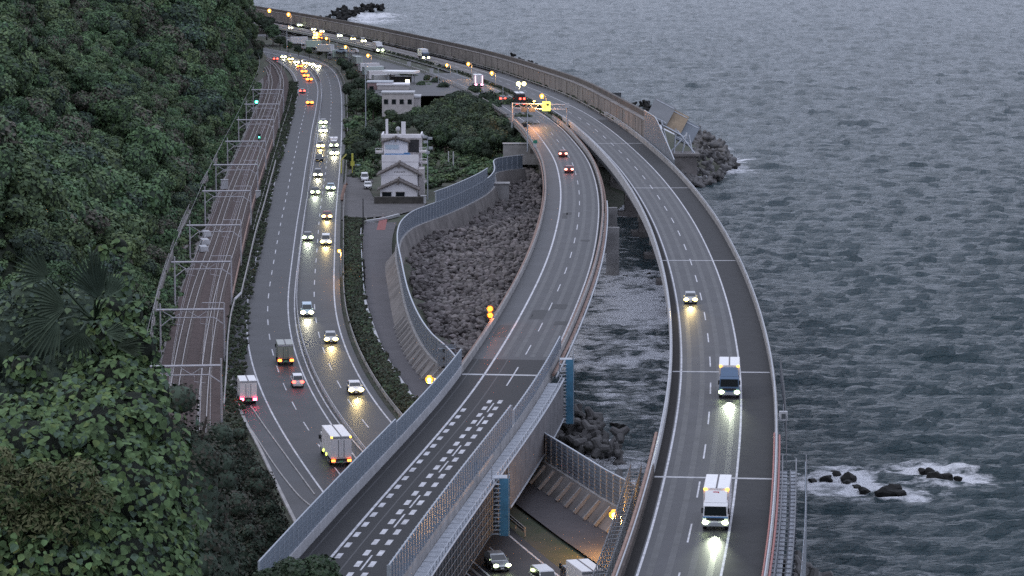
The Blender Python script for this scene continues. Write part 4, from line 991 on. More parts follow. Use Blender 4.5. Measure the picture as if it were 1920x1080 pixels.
# heap behind the louvre fence at the underpass, heap at the lower right, blocks along the wall
def heap(pts, n, lab, grp, zmax, s0, s1, seed, mesh=None):
    rs = np.random.RandomState(seed); P_ = np.array([tuple(g(x, y, .5).xy) for x, y in pts]); a_, b_ = P_.min(0), P_.max(0); k = 0
    for _ in range(4000):
        if k >= n: break
        x, y = rs.uniform(a_[0], b_[0]), rs.uniform(a_[1], b_[1])
        if not in_poly(np.array([x]), np.array([y]), P_)[0]: continue
        o = link('armour_block', mesh or TETRA, None, (x, y, rs.uniform(.2, zmax)), (rs.uniform(0, 6), rs.uniform(0, 6), rs.uniform(0, 6)), rs.uniform(s0, s1)); k += 1
        tag(o, lab, 'armour block', grp)
heap([(1030,800),(1068,790),(1110,822),(1150,845),(1185,878),(1195,905),(1150,900),(1090,868),(1040,840)], 60, 'concrete armour block in the heap behind the louvre fence at the underpass', 'armour blocks behind the fence', 3.6, 1.0, 1.5, 51)
heap([(1474,1052),(1490,1060),(1550,1105),(1480,1120),(1462,1090)], 16, 'concrete armour block at the foot of the seaward scaffold sheeting', 'armour blocks by the scaffold', 1.6, 1.0, 1.5, 52)
heap([(1165,182),(1230,205),(1262,232),(1240,236),(1200,215)], 16, 'dark wet armour block at the foot of the sea wall by the billboard', 'armour blocks along the sea wall', 1.6, 1.3, 1.9, 53, TETRAW)
heap([(960,105),(1110,165),(1130,185),(1080,165),(960,112)], 14, 'small dark armour block along the seaward foot of the long sea wall', 'armour blocks along the sea wall', 1.5, 1.3, 1.9, 54, TETRAW)
heap([(1266,330),(1276,312),(1300,325),(1345,330),(1375,324),(1340,342),(1290,352)], 44, 'dark armour block at the waterline in front of the steel slabs pier', 'armour blocks heaped on the point', 1.7, 1.2, 1.7, 56)
heap([(592,40),(660,18),(718,15),(722,20),(680,28),(620,46)], 46, 'black armour block of the breakwater at the top of the view', 'armour blocks of the far breakwater', 3.2, 1.9, 2.7, 55, TETRAW)
WETR = [rock_mesh('sea_rock', 420 + i, M_rock_wet, 2, .2) for i in range(4)]
for k, (x, y, r) in enumerate(ROCKS_PX):
    p = g(x, y, 0); grp = 'black rocks awash off the scaffold' if k < 15 else 'black rocks between the viaducts' if k < 22 else 'black rocks off the point'
    lab = {'black rocks awash off the scaffold': 'black wet rock awash in white foam off the seaward scaffold', 'black rocks between the viaducts': 'small black rock in the grey water between the two viaducts', 'black rocks off the point': 'small black rock in the foam off the rocky point'}[grp]
    tag(link('sea_rock', WETR[k % 4], None, (p.x, p.y, r * .12), (random.uniform(-.2, .2), .1, random.uniform(0, 6)), (r * .65, r * .85, r * .5)), lab, 'rock', grp)

# ------------------------------------------------------------------ long sea wall of the far shore
t = thing('sea_wall', 'tall brownish sea wall with dark parapet running along the far motorway', 'sea wall', wall_c.p(wall_c.L * .4)); q0 = t.location.copy()
wa, wz = wall_c.sY(700), wall_c.L - 5
for q in np.arange(wa, wz, 12.):
    b = MB().bar(wall_c, .9, 1.9, -2, 4.2, q + .06, min(q + 11.94, wz), 4); b.bar(wall_c, .74, .9, -1, 4.0, q + 5.6, q + 6.2, 1); local(b, q0).build('wall_panel', M_wallc, t)
on_curve(t, q0, 'parapet', mat('dark sea wall parapet', (.10, .088, .082), .9, .2, .3, .2), lambda b: b.bar(wall_c, 2.3, 3.1, -6, 5.6, wa, wz, 5))
on_curve(t, q0, 'coping', M_conc_d, lambda b: b.bar(wall_c, .8, 2.29, 4.2, 4.4, wa, wz, 5))
guardrail(wall_c, -.6, wa, wz, 'steel guardrail at the foot of the long sea wall', m=M_conc, two=False)
guardrail(TR, -5.2, TR.sY(770), TR.L - 20, 'steel guardrail of the central reservation on the far motorway', m=M_steel_d, two=False)
guardrail(TL, -6.6, TL.sY(770), TL.L - 80, 'steel guardrail between the far motorway and the lorry park', m=M_conc, two=False)
weed_strip('roadside_hedge', wall_c, -.2, .8, wa + 20, wz, 300, .5, .95, WEEDS, 'dark weeds along the foot of the sea wall')
weed_strip('roadside_hedge', TR, -6.3, -5.5, TR.sY(755), TR.sY(1150), 240, .4, .9, WEEDS, 'dark weeds along the central reservation')
b = MB(); vs = []
for q in TL.span(TL.sY(862), TL.sY(1290), 6):
    p_ = TL.p(q, -7); d_ = float(np.min(np.hypot(RR.A[:, 0] - p_.x, RR.A[:, 1] - p_.y))); w_ = max(2.0, min(34, d_ - 13)); vs += [TL.p(q, -7 - w_, -.14), TL.p(q, -6.4, -.14)]
b.add(vs, [(2 * i, 2 * i + 1, 2 * i + 3, 2 * i + 2) for i in range(len(vs) // 2 - 1)]); tag(b.build('lorry_park', M_asph_old), kind='structure')
tag(MB().ribbon(TR, -7.4, -4.7, TR.sY(740), TR.L - 20, .02, 6).build('central_reservation', M_soil), kind='structure')
t = thing('embankment', 'earth embankment carrying the far motorway', 'embankment', TL.p(TL.sY(820), -2)); q0 = t.location.copy()
on_curve(t, q0, 'fill', M_conc_d, lambda b: b.bar(TL, -6.2, 4.1, -9, -.55, TL.sY(752), TL.sY(1000)))
on_curve(t, q0, 'fill', M_conc_d, lambda b: b.bar(TR, -4.6, 8.6, -12, -.55, TR.sY(752), TR.L - 30))
on_curve(t, q0, 'side_strip', M_asph_old, lambda b: b.ribbon(TR, 7.3, 9.6, TR.sY(765), TR.L - 30, .005, 5))

# billboard frame seen from behind on the wall
p = at_depth(1152, 191, 790); t = thing('billboard', 'dark roadside board seen from behind above the sea wall', 'billboard', (p.x, p.y, p.z)); 
MB().box((0, 0, 1.2), (3.6, .2, 2.6)).build('board', M_steel_d, t)
for z in (.2, 1.2, 2.2): MB().box((0, -.16, z), (3.7, .1, .12)).build('batten', M_black, t)
for x in (-1.3, 0, 1.3): MB().tube([(x, -.2, -8), (x, -.2, 2.5)], .12, 5).build('post', M_steel_d, t)
# steel plate wave screen on the parapet
sp0, sp1 = TR.near(g(1266, 313, zdeck)), TR.near(g(1207, 264, zdeck)); t = thing('wave_screen', 'tall grey steel plate wave screen tapering down along the seaward parapet', 'screen', TR.p((sp0 + sp1) / 2, 8.4)); q0 = t.location.copy()
n = 14
def hh(u): return 1.6 + (5.9 * min(1, u / .62)) if u < .62 else 7.5 - .6 * (u - .62)
for k in range(n):
    a = sp0 + (sp1 - sp0) * k / n; b_ = sp0 + (sp1 - sp0) * (k + 1) / n - .05; h0, h1 = hh(k / n), hh((k + 1) / n); b = MB()
    P_ = [TR.p(a, 8.3, 0), TR.p(b_, 8.3, 0), TR.p(b_, 8.3, h1), TR.p(a, 8.3, h0)]; Q_ = [TR.p(a, 8.4, 0), TR.p(b_, 8.4, 0), TR.p(b_, 8.4, h1), TR.p(a, 8.4, h0)]
    b.add(P_ + Q_, [(0, 1, 2, 3), (7, 6, 5, 4), (3, 2, 6, 7), (0, 3, 7, 4), (1, 5, 6, 2)]); local(b, q0).build('plate', mat('blue grey steel plate', (.20, .225, .26), .5, .12, .3, 0, .2), t)
local(MB().tube([TR.p(sp0 + (sp1 - sp0) * k / n, 8.35, hh(k / n)) for k in range(n + 1)], .13, 5), q0).build('edge_rail', M_steel, t)
# tilted slabs on their pier
base = g(1278, 330, 0); base.y = 716; base.x = (1278 - 960) / F_PX * 720
t = thing('wave_deflector', 'three big tilted deflector slabs on a steel frame over a concrete pier by the sea', 'wave deflector', (base.x, base.y, 0)); q0 = t.location.copy()
MB().box((0, 0, 2.6), (7.0, 7, 7), taper=.97).box((0, 0, 6.35), (8.2, 8, .6)).build('pier', M_conc_d, t)
def slab(px, py, w_, h_, tilt, rz, m):
    c = at_depth(px, py, 722) - q0; o = MB().box((0, .5, 0), (w_ * 1.12, 1.7, h_ * 1.12)).build('slab', m, t); o.location = c; o.rotation_euler = (tilt, R(27), rz)
    MB().box((0, -.40, h_ / 2 - .2), (w_ - .1, .1, .22)).box((0, -.38, -h_ / 2 + .2), (w_ - .1, .1, .22)).build('slab_edge', M_steel, o)
slab(1240, 209, 4.9, 4.4, R(-14), R(-8), mat('grey slab', (.24, .25, .27), .6, .12, .4)); slab(1268, 229, 4.0, 4.6, R(-10), R(-6), mat('tan slab', (.36, .28, .20), .75, .2, .5)); slab(1289, 249, 3.8, 4.8, R(-16), R(-8), MATS['blue grey steel plate'])
for x0, z0, x1, z1 in [(-3, 6.6, -5.2, 14.5), (-2, 6.6, -1.5, 12.5), (0, 6.6, 1.2, 11.5), (-3, 6.6, 1.0, 11), (3, 6.6, -1.2, 12), (2.5, 6.6, 1.6, 11), (-5, 13.5, 1.2, 10)]:
    MB().tube([(x0, -.5, z0), (x1, .3, z1)], .22, 6).build('strut', M_steel, t)

# ------------------------------------------------------------------ gantry, poles, boards
pl, pr = TL.p(TL.near(g(1016, 232, zdeck)), -7.4), TL.p(TL.near(g(1016, 232, zdeck)) - 6, 6.0)
t = thing('sign_gantry', 'sign gantry lit orange across the left motorway carriageway with a yellow lit board', 'gantry', pl); v = pr - pl
for c in (Vector((0, 0, 0)), v): MB().tube([c + Vector((0, 0, -1)), c + Vector((0, 0, 5.4))], [.28, .22], 8).build('column', M_post, t)
for z in (5.2, 4.0): MB().tube([(0, 0, z), (v.x, v.y, z)], .15, 6).build('beam', M_post, t)
b = MB()
for k in range(10): b.tube([v * (k / 10) + Vector((0, 0, 4.0 + (k % 2) * 1.2)), v * ((k + 1) / 10) + Vector((0, 0, 5.2 - (k % 2) * 1.2))], .06, 4)
b.build('lattice', M_post, t)
c = v * .62 + Vector((0, -.35, 4.7)); sb_ = MB().box((0, 0, 0), (2.0, .3, 2.3)).build('lit_board', M_ysign, t); sb_.location = c
MB().add([(-.15, -.17, .75), (.65, -.17, .75), (.75, -.17, .2), (.1, -.17, .05)], [(0, 1, 2, 3)]).box((-.35, -.165, -.1), (.18, .02, .9)).build('board_symbol', M_steel_d, sb_)
for k, f_ in ((0, .22), (1, .36)): MB().box(v * f_ + Vector((0, -.3, 3.7)), (1.6, .2, 1.1)).build('sign_board', M_steel_d, t)
MB().box(v + Vector((0, -.2, 5.0)), (1.1, .7, 1.2)).build('control_box', M_conc_l, t)
def light_pt(name, parent, loc, e, col, r=.3):
    d = bpy.data.lights.new(name, 'POINT'); d.energy = e; d.color = col; d.shadow_soft_size = r; return link(name, d, parent, loc)
light_pt('sodium_light', t, v * .4 + Vector((0, -2, 6.2)), 2600, (1, .42, .14))
MB().ball(v * .4 + Vector((0, -.6, 5.9)), .3, sq=(1, 1, .5)).build('lamp_head', M_lamp, t)

def lamp(px, py, z, label, m=M_lamp, r=.34, e=500, base=None, arm=1.2, group=None, col=(1, .5, .12), twin=False, side=1):
    p = g(px, py, z); zb = R1Z if base is None else base
    t = thing('street_lamp', label, 'street lamp', (p.x + arm * side, p.y, zb), 0, group); h = z - zb
    MB().tube([(0, 0, 0), (0, 0, h - .3), (-.3 * side, 0, h + .15), (-arm * side, 0, h + .3)], [.13, .10, .08, .06], 6).build('pole', M_post, t)
    for dx in ((0, 1.6) if twin else (0,)):
        MB().box((-arm * side + dx, 0, h + .32), (.9, .45, .16)).build('lamp_housing', M_steel_d, t)
        MB().ball((-arm * side + dx, -.05, h), r, nu=10, nv=7).build('lamp_globe', M_halo_globe if m is M_lamp else m, t); MB().ball((-arm * side + dx, -.05 - r * .62, h), r * .55, nu=10, nv=7).build('lamp', m, t)  # outer globe added so its rim reads as the lamp's halo
    if e: light_pt('lamp_light', t, (-arm * side, -.1, h - r - .25), e, col)
    return t
lamp(636, 470, 8.4, 'amber street lamp lit over the planted verge beside the oncoming cars', e=250, arm=.3)
lamp(805, 711, 11.5, 'amber street lamp glowing beside the overpass at the head of the service road', r=.5, e=1600, arm=.9)
lamp(1151, 964, 8.0, 'amber street lamp glowing at the foot of the sea viaduct scaffold', r=.5, e=2200, arm=.8, side=1)
fg = 'amber lamps along the far motorway'
for k, (x, y, lab, rr_) in enumerate([(458,12,'amber lamp highest in the view, just clear of the hill',.85), (505,20,'second amber lamp from the hill along the far sea wall',.85), (541,27,'third amber lamp from the hill along the far sea wall',.85),
     (838,122,'amber lamp low over the far motorway, beside the white lorry',.5), (878,120,'brighter amber lamp beside the central reservation guardrail',.6), (922,137,'amber lamp by the pink lit lorry',.6), (1016,180,'amber lamp above the gantry where the carriageways part',.62)]):
    lamp(x, y, 14.5 if k < 3 else 14, lab, r=rr_ * 1.05, e=250, base=7.4, group=fg)
for x, y, lab in [(612,72,'small amber lamp beside the work lights of the lorry park'), (648,88,'amber lamp over the car carrier'), (690,104,'amber lamp at the corner of the close parked lorry row')]: lamp(x, y, 13.5, lab, r=.6, e=150, base=7.4, group='amber lamps of the lorry park')
lamp(972, 157, 15.0, 'pale yellow twin lamp standing above the dark lorry', M_lamp_y, .62, 300, 8, .4, col=(1, .8, .4), twin=True)
# twin flasher on the parapet
q = TL.near(g(916, 608, zdeck)); p = TL.p(q, -7.0); t = thing('warning_flasher', 'pair of orange warning lamps glowing on the landward parapet of the overpass', 'warning lamp', (p.x, p.y, p.z))
MB().tube([(0, 0, -.5), (0, 0, 2.5)], .07, 6).build('pole', M_steel, t)
for z in (1.25, 2.2):
    MB().tube([(0, -.1, z), (0, .25, z)], .5, 10).build('lamp_case', M_black, t); MB().ball((0, -.14, z), .36, sq=(1, .4, 1), nu=10).build('lamp', M_flash, t)
light_pt('lamp_light', t, (-.4, -1.0, 1.8), 500, (1, .25, .03))
# poles
def pole(px, py_t, py_b, z, label, r=.14, m=M_post, extra=None, cat='pole', name='utility_pole'):
    b_ = g(px, py_b, z); tp = at_depth(px, py_t, b_.y); t = thing(name, label, cat, b_)
    MB().tube([(0, 0, -.5), (0, 0, tp.z - z)], [r, r * .7], 7).build('shaft', m, t)
    if extra: extra(t, tp.z - z)
    return t
def xarm(t, h): MB().box((0, 0, h - .5), (1.6, .12, .12)).build('crossarm', M_steel, t); MB().box((0, -.2, h - 1.2), (.4, .35, .7)).build('box', M_conc_l, t)
pole(686, 118, 262, 3.6, 'tall pale utility pole rising from the dark trees', .16, M_post, xarm)
pole(681, 372, 430, R1Z, 'dark slender pole at the mouth of the service road', .13, M_black)
pole(683, 486, 532, R1Z, 'short dark pole beside the pipe railing', .12, M_black)
pole(841, 284, 322, 4, 'white post, the left of a pair in the grass', .18, M_conc_l, name='white_post', cat='post')
pole(850, 284, 316, 4, 'white post, the right of a pair in the grass', .18, M_conc_l, name='white_post', cat='post')
pole(989, 200, 280, 11.2, 'tall pole beside the orange lit carriageway', .15)
pole(943, 158, 212, 8, 'slim pole in front of the red lit car by the grove', .12)
pole(822, 128, 175, 7.4, 'slim pole between lorry park and motorway', .12)
pole(857, 130, 178, 7.4, 'slim pole by the central lamp over the grove', .12)
pole(538, 55, 92, 7.4, 'slim pole rising from the far hedge', .2)
pole(632, 62, 100, 7.4, 'slim pole among the parked lorries', .16)
pole(802, 255, 372, R1Z, 'pole hung with loudspeakers beside the stepped house', .13, M_post, lambda t, h: [MB().box((x, -.1, h - z), (.9, .6, .5)).build('loudspeaker', M_steel, t) for x, z in ((-.6, .2), (.6, .5), (-.4, 1.3), (.7, 2.6), (0, 3.6))])
p = at_depth(985, 242, 736); t = thing('road_sign', 'dark back of a road board beside the lit gantry', 'road sign', (p.x, p.y, 11)); MB().box((0, 0, p.z - 11), (1.3, .15, 2.9)).build('board', M_black, t); MB().tube([(0, .15, -.5), (0, .15, p.z - 10)], .1, 5).build('post', M_post, t)
q = TL.near(g(1011, 285, zdeck)); p = TL.p(q, -7.0); t = thing('road_sign', 'small green and white marker board on the landward parapet', 'road sign', p)
MB().box((0, 0, 2.4), (.95, .12, .8)).build('green_board', M_green_sign, t); MB().box((0, -.01, 1.5), (.8, .12, .7)).build('white_board', M_conc_l, t); MB().tube([(0, .12, -.6), (0, .12, 2.7)], .06, 5).build('post', M_post, t)
for k, (px_, lab) in enumerate([((767, 121), 'small pale square board beside the far carriageway, nearer the lorry park'), ((809, 134), 'small pale square board on the far carriageway edge by the amber lamp')]):
    p = g(px_[0], px_[1] + 5, 8); t = thing('marker_board', lab, 'board', p); MB().box((0, 0, 1.2), (1.3, .12, 1.6)).build('board', M_conc_l, t); MB().tube([(0, .1, -.3), (0, .1, 1)], .07, 5).build('post', M_post, t)

# ------------------------------------------------------------------ stepped house
def house_part(t, name, m, *boxes):
    b = MB()
    for c, d in boxes: b.box(c, d)
    return b.build(name, m, t)
hp = g(747, 376, R1Z); t = H_ = thing('stepped_house', 'white stepped house with two tiled gables and a flat roofed block behind', 'house', hp)
def gable(t, x, y0, y1, w_, ze, za, over, tile=True):
    f_ = MB(); f_.add([(x - w_ / 2, y0, ze), (x + w_ / 2, y0, ze), (x, y0, za), (x - w_ / 2, y1, ze), (x + w_ / 2, y1, ze), (x, y1, za)], [(0, 1, 2), (5, 4, 3)]); f_.build('gable_wall', M_plaster, t)
    b = MB(); k = (za - ze) / (w_ / 2); e = over
    for s in (-1, 1):
        A = Vector((x, 0, za + .12)); B = Vector((x + s * (w_ / 2 + e), 0, ze - k * e + .12))
        b.add([A + Vector((0, y0 - .6, 0)), B + Vector((0, y0 - .6, 0)), B + Vector((0, y1 + .2, 0)), A + Vector((0, y1 + .2, 0)), A + Vector((0, y0 - .6, .28)), B + Vector((0, y0 - .6, .28)), B + Vector((0, y1 + .2, .28)), A + Vector((0, y1 + .2, .28))],
              [(0, 1, 2, 3), (4, 7, 6, 5), (0, 4, 5, 1), (1, 5, 6, 2), (2, 6, 7, 3)])
        for j in range(1, 5):
            c_ = A.lerp(B, j / 5) + Vector((0, (y0 + y1) / 2, .3)); b.box(c_, (.22, y1 - y0 + .7, .1))
    rf = b.build('roof', M_tile, t)
    MB().box((x, (y0 + y1) / 2, za + .47), (.34, y1 - y0 + .9, .26)).build('ridge_tiles', M_tile, rf)
    MB().box((x, y0 - .62, za - .25), (.4, .14, .7)).build('ridge_ornament', M_tile, rf)
house_part(t, 'front_wall', M_plaster, ((0, 6, .9), (7.8, 12, 2.6)))
gable(t, 0, 0, 5, 8.2, 2.2, 4.1, .5)
for x, w_ in ((-2.5, 2.0), (.4, 1.9)):
    f_ = house_part(t, 'window', M_black, ((x, -.04, 1.1), (w_, .12, 1.5))); MB().box((x, -.12, 1.9), (w_ + .2, .1, .12)).box((x, -.12, .32), (w_ + .2, .14, .12)).build('window_frame', M_plaster_g, f_); MB().box((x, -.11, 1.1), (w_ - .2, .02, 1.3)).build('pane', M_glass, f_)
house_part(t, 'middle_wall', M_plaster, ((0, 10, 3.4), (7.9, 10, 3.4)))
MB().add([(-3.9, 4.95, 1.5), (3.9, 4.95, 1.5), (3.9, 4.95, 5.2), (-3.9, 4.95, 5.2)], [(0, 1, 2, 3)]).build('middle_face', M_plaster, t)
gable(t, 0, 4.9, 12, 8.6, 5.0, 7.2, .6)
b = MB()
for k in range(7): b.box((-1.0 + k * .36, 4.86, 5.72), (.2, .06, random.uniform(.16, .26)))
b.build('lettering', M_tile, t)
house_part(t, 'upper_wall', M_plaster, ((0, 13.6, 4.9), (7.9, 6.5, 6.6)), ((0, 10.4, 8.2), (8.0, .25, 1.5)))
house_part(t, 'terrace_tarp', M_bluetarp, ((-.6, 12.2, 8.75), (5.6, 1.8, .5)), ((1.4, 12.0, 9.0), (1.2, 1.0, .5)))
house_part(t, 'back_block', M_plaster_g, ((.1, 21, 5.5), (8.6, 9, 13.6)))
house_part(t, 'attic_wall', M_plaster, ((-1.1, 15.8, 9.6), (5.2, 3.5, 3.6)))
MB().box((-1.9, 13.98, 10.4), (2.9, .1, .9)).build('attic_window', mat('sky blue panel', (.45, .52, .58), .4), t)
gable(t, -1.1, 14.0, 17.3, 5.6, 11.3, 12.1, .4)
house_part(t, 'open_bay', M_black, ((2.85, 16.42, 10.4), (2.2, .2, 2.8)))
house_part(t, 'roof_parapet', M_plaster, ((.1, 16.6, 12.5), (8.8, .3, .7)), ((-4.2, 21, 12.5), (.3, 8.6, .7)), ((4.4, 21, 12.5), (.3, 8.6, .7)))
for x, z in ((-4.7, 9.2), (4.9, 9.3), (5.0, 6.9), (4.8, 2.6)):
    f_ = house_part(t, 'balcony', M_plaster_g, ((x, 15, z), (1.6, 4, .35))); MB().box((x, 12.95, z + .95), (1.6, .08, .1)).box((x - .75, 13, z + .5), (.1, .1, .9)).box((x + .75, 13, z + .5), (.1, .1, .9)).build('balcony_rail', M_plaster, f_)
house_part(t, 'outdoor_stair', M_plaster_g, ((4.7, 11, 3.2), (1.2, 6, 5.8)))
house_part(t, 'chimney', M_plaster, ((-3.2, 19, 14.2), (.55, .5, 3.8)))
house_part(t, 'chimney', M_plaster, ((.5, 18, 14.1), (.95, .5, 3.0)))
b = MB().ball((-.7, 18, 14), .55); b.tube([(-.7, 18, 12.4), (-.7, 18, 13.6)], .12, 5); b.build('water_tank', M_conc_l, t)
b = MB().ball((4.7, 17, 12.6), .5); b.build('dish', M_conc_l, t)
o = MB().box((0, 0, .65), (10.5, 1.1, 1.5)).build('hedge_wall', mat('dark stone', (.06, .055, .05), .9, .3, 1.2, .5)); o.location = g(748, 381, R1Z); tag(o, 'low dark stone wall in front of the stepped house', 'wall')
o = MB().box((0, 0, .8), (1.1, .9, 1.6), .1).box((0, 0, 1.65), (1.25, 1.05, .1), .1).build('vending_box', M_conc_l); o.location = g(794, 381, R1Z); tag(o, 'small white box standing at the corner of the stepped house', 'box')
o = MB().tube([(0, 0, 0), (0, 0, 1.7)], .16, 6).box((0, -.05, 2.2), (.9, .12, 1.0)).tube([(0, 0, 2.6), (0, 0, 4.6)], .25, 6).build('banner', mat('yellow banner', (.5, .48, .08), .6)); o.location = g(661, 324, R1Z); tag(o, 'yellow banner standing beside the parked cars', 'banner')
o = MB().tube([(0, 0, 0), (0, 0, 2.6)], .14, 6).tube([(0, 0, 2.6), (.9, 0, 3.8)], .14, 6).build('pipe_barrier', mat('yellow pipe', (.5, .46, .12), .5)); o.location = g(640, 325, R1Z); o.scale = (1.4, 1, 1.2); tag(o, 'bent pale yellow pipe at the roadside by the junction', 'pipe')
o = MB().tube([(0, 0, .3), (0, 0, 1.3), (.6, 0, 4.0), (1.0, 0, 4.4)], .35, 6).build('bollard_rail', M_rust_and_lit); o.location = g(641, 378, R1Z); o.rotation_euler = (R(-35), 0, 0); tag(o, 'short rusty crash rail end at the junction mouth', 'rail end')
P_ = [g(x, y, R1Z) for x, y in [(686,414),(702,411),(718,409),(735,405),(752,400),(770,395)]]
bm_ = MB().box((0, 0, .45), (.45, .45, 1.0), taper=.8).mesh('bollard', M_conc)
for k, p in enumerate(P_): tag(link('bollard', bm_, None, p), 'stubby concrete bollard of the row along the forecourt edge', 'bollard', 'bollards along the forecourt')
o = MB().add([], []).bar(Curve([g(x, y, R1Z) for x, y in [(686,417),(712,413),(745,405),(775,396)]], 2, 0), -.3, .3, -.1, .4, 0, 14).build('kerb', M_conc_l); tag(o, kind='structure')

# ------------------------------------------------------------------ far rest area buildings
def block(name, px, py_b, z, w_, d_, h_, m, label, roofm=M_conc_l, wins=0, rz=0, cat='building'):
    p = g(px, py_b, z); t = thing(name, label, cat, p, rz)
    MB().box((0, d_ / 2, h_ / 2 - .5), (w_, d_, h_ + 1)).build('wall', m, t); MB().box((0, d_ / 2, h_ + .2), (w_ + .5, d_ + .5, .4)).build('roof', roofm, t)
    for k in range(wins):
        x = (k + .5) / wins * w_ - w_ / 2; f_ = MB().box((x, -.04, h_ * .58), (w_ / wins * .55, .12, min(1.4, h_ * .35))).build('window', M_steel_d, t); MB().box((x, -.12, h_ * .58), (w_ / wins * .45, .04, min(1.2, h_ * .3))).build('pane', M_glass, f_)
    return t
block('flat_building', 757, 224, 5, 9.2, 9, 6.2, M_plaster_g, 'pale flat roofed building half hidden by green shrubs', M_conc_l, 0)
block('flat_building', 746, 212, 7, 9.0, 7, 5.6, M_plaster_g, 'middle building of three steps with a row of dark openings', M_conc_l, 4)
block('flat_building', 737, 181, 8, 9.5, 7, 3.4, M_plaster_g, 'low building with lit yellow sign under a flat grey roof', M_plaster, 0)
block('flat_building', 712, 180, 8, 7.5, 6, 4.0, mat('pink wall', (.32, .22, .22), .8, .1, .6), 'pinkish building with a pale flat roof in front of the parked lorries', M_steel, 3)
p = g(732, 173, 8); o = MB().box((0, -1, 2.4), (1.4, .3, 1.5)).build('lit_sign', mat('yellow lit panel', (.9, .9, .3), .4, emit=(1, .95, .35), es=6)); o.location = p; 
tt = thing('lit_sign_board', 'small bright yellow sign glowing on the low building', 'sign', p); o.parent = tt; o.location = (0, 0, 0)
t = thing('fuel_canopy', 'white canopy roof over a dark lit forecourt in the rest area', 'canopy', g(752, 163, 8)); MB().box((0, 0, 4.8), (10.5, 8, .7), R(-12)).build('canopy_roof', M_white, t)
for x, y in ((-4, -2.6), (3.6, -3.4), (-3.4, 2.6), (4.2, 2.2)): MB().tube([(x, y, 0), (x, y, 4.5)], .2, 6).build('column', M_steel, t)
MB().box((0, 2.5, 1.6), (7, 2, 3.2)).build('kiosk', M_black, t); MB().box((2, 1.4, 1.8), (1.2, .1, .8)).build('lit_window', M_screen, t)

# groves: each tree its own crown and trunk
GCR = [leaf_crown('crown', lobes_round(rs0, 3.4, 7.5, 7), 1700, .55, [[L_mid_a, L_mid_b], [L_mid_a, L_dark_a], [L_mid_b, L_mid_a], [L_dark_a, L_mid_a]][i], 500 + i) for i in range(4)]
GTR = trunk_mesh(7.5, .26, 9)
def grove(spots, label, group, k0=0, solo=None):
    for k, (x, y, z, s) in enumerate(spots):
        p = g(x, y, z); t = thing('broadleaf_tree', (solo[k] if solo else label), 'tree', p, random.uniform(0, 6.28), group); t.scale = (s, s, s * random.uniform(.85, 1.1))
        link('crown', GCR[(k + k0) % 4], t); link('trunk', GTR, t)
sp = []
rs = np.random.RandomState(61)
GP = np.array([(790,258),(815,232),(850,208),(900,205),(945,212),(972,232),(992,262),(996,290),(965,302),(920,306),(880,312),(840,300),(812,290)], float)
for y in np.arange(206, 314, 9.):
    for x in np.arange(785, 1000, 17.):
        xx, yy = x + rs.uniform(-6, 6), y + rs.uniform(-3, 3)
        if in_poly(np.array([xx]), np.array([yy]), GP)[0]: sp.append((xx, yy, 3.8 + (1.5 if yy < 240 else 0), rs.uniform(.72, 1.12)))
grove(sp, 'dark broadleaf tree of the dense grove between the stepped house and the left viaduct', 'trees of the grove')
grove([(682,218,4,.95),(700,222,4,1.0),(716,214,4,.85),(668,214,4,.8),(690,205,5,.8)], 'dark rounded tree of the clump beside the tall utility pole', 'trees by the utility pole', 1)
grove([(665,300,4,.85),(682,310,4,.9),(700,312,4,.72),(655,312,4,.55),(672,285,4,.9),(694,290,4,.95)], 'dark tree of the clump at the roadside behind the parked cars', 'trees behind the parked cars', 2)
grove([(735,240,4,.7),(760,252,4,.75),(785,243,4,.8),(712,262,4,.75),(800,270,4,.7),(730,268,4,.6),(775,235,5,.6)], 'light green tree between the flat buildings and the stepped house', 'light trees behind the house', 0)
grove([(560,103,6,.55),(580,107,6,.5),(598,110,6,.45),(540,98,6,.65),(525,91,7,.8),(512,82,7,1.0),(500,70,7,1.2),(616,114,6,.4),(640,120,6,.4),(486,58,7,1.2),(572,100,6,.45)], 'dark tree of the row between the lorry park and the road bend', 'trees along the lorry park', 1)
grove([(640,132,6,.6),(652,145,6,.7),(660,160,5,.8),(672,175,5,.8),(690,178,5,.7),(655,190,4.5,.75),(668,196,4.5,.7)], 'tree of the verge outside the road bend', 'trees outside the bend', 2)
grove([(800,160,7.4,.45),(815,166,7.4,.5),(790,172,7.4,.5),(830,178,7.4,.6)], 'small rounded bush at the edge of the rest area', 'bushes at the rest area', 0)
P = []; Ro = []; S_ = []
SHP = np.array([(655,330),(650,200),(700,160),(790,165),(1000,240),(1000,312),(900,330),(800,352),(790,330),(700,335)], float)
for _ in range(1400):
    x, y = random.uniform(640, 1005), random.uniform(155, 350)
    if not in_poly(np.array([x]), np.array([y]), SHP)[0] or (702 < x < 795 and 240 < y < 385) : continue
    p = g(x, y, 4); p.z = gz(p.x, p.y) - .2; P.append(p); Ro.append((0, 0, random.uniform(0, 6.28))); s = random.uniform(.8, 1.9); S_.append((s, s, s * random.uniform(.5, .9)))
scatter('ground_cover', P, Ro, S_, WEEDS + SHRUBS, 'weeds and ground cover between house, grove and rest area')

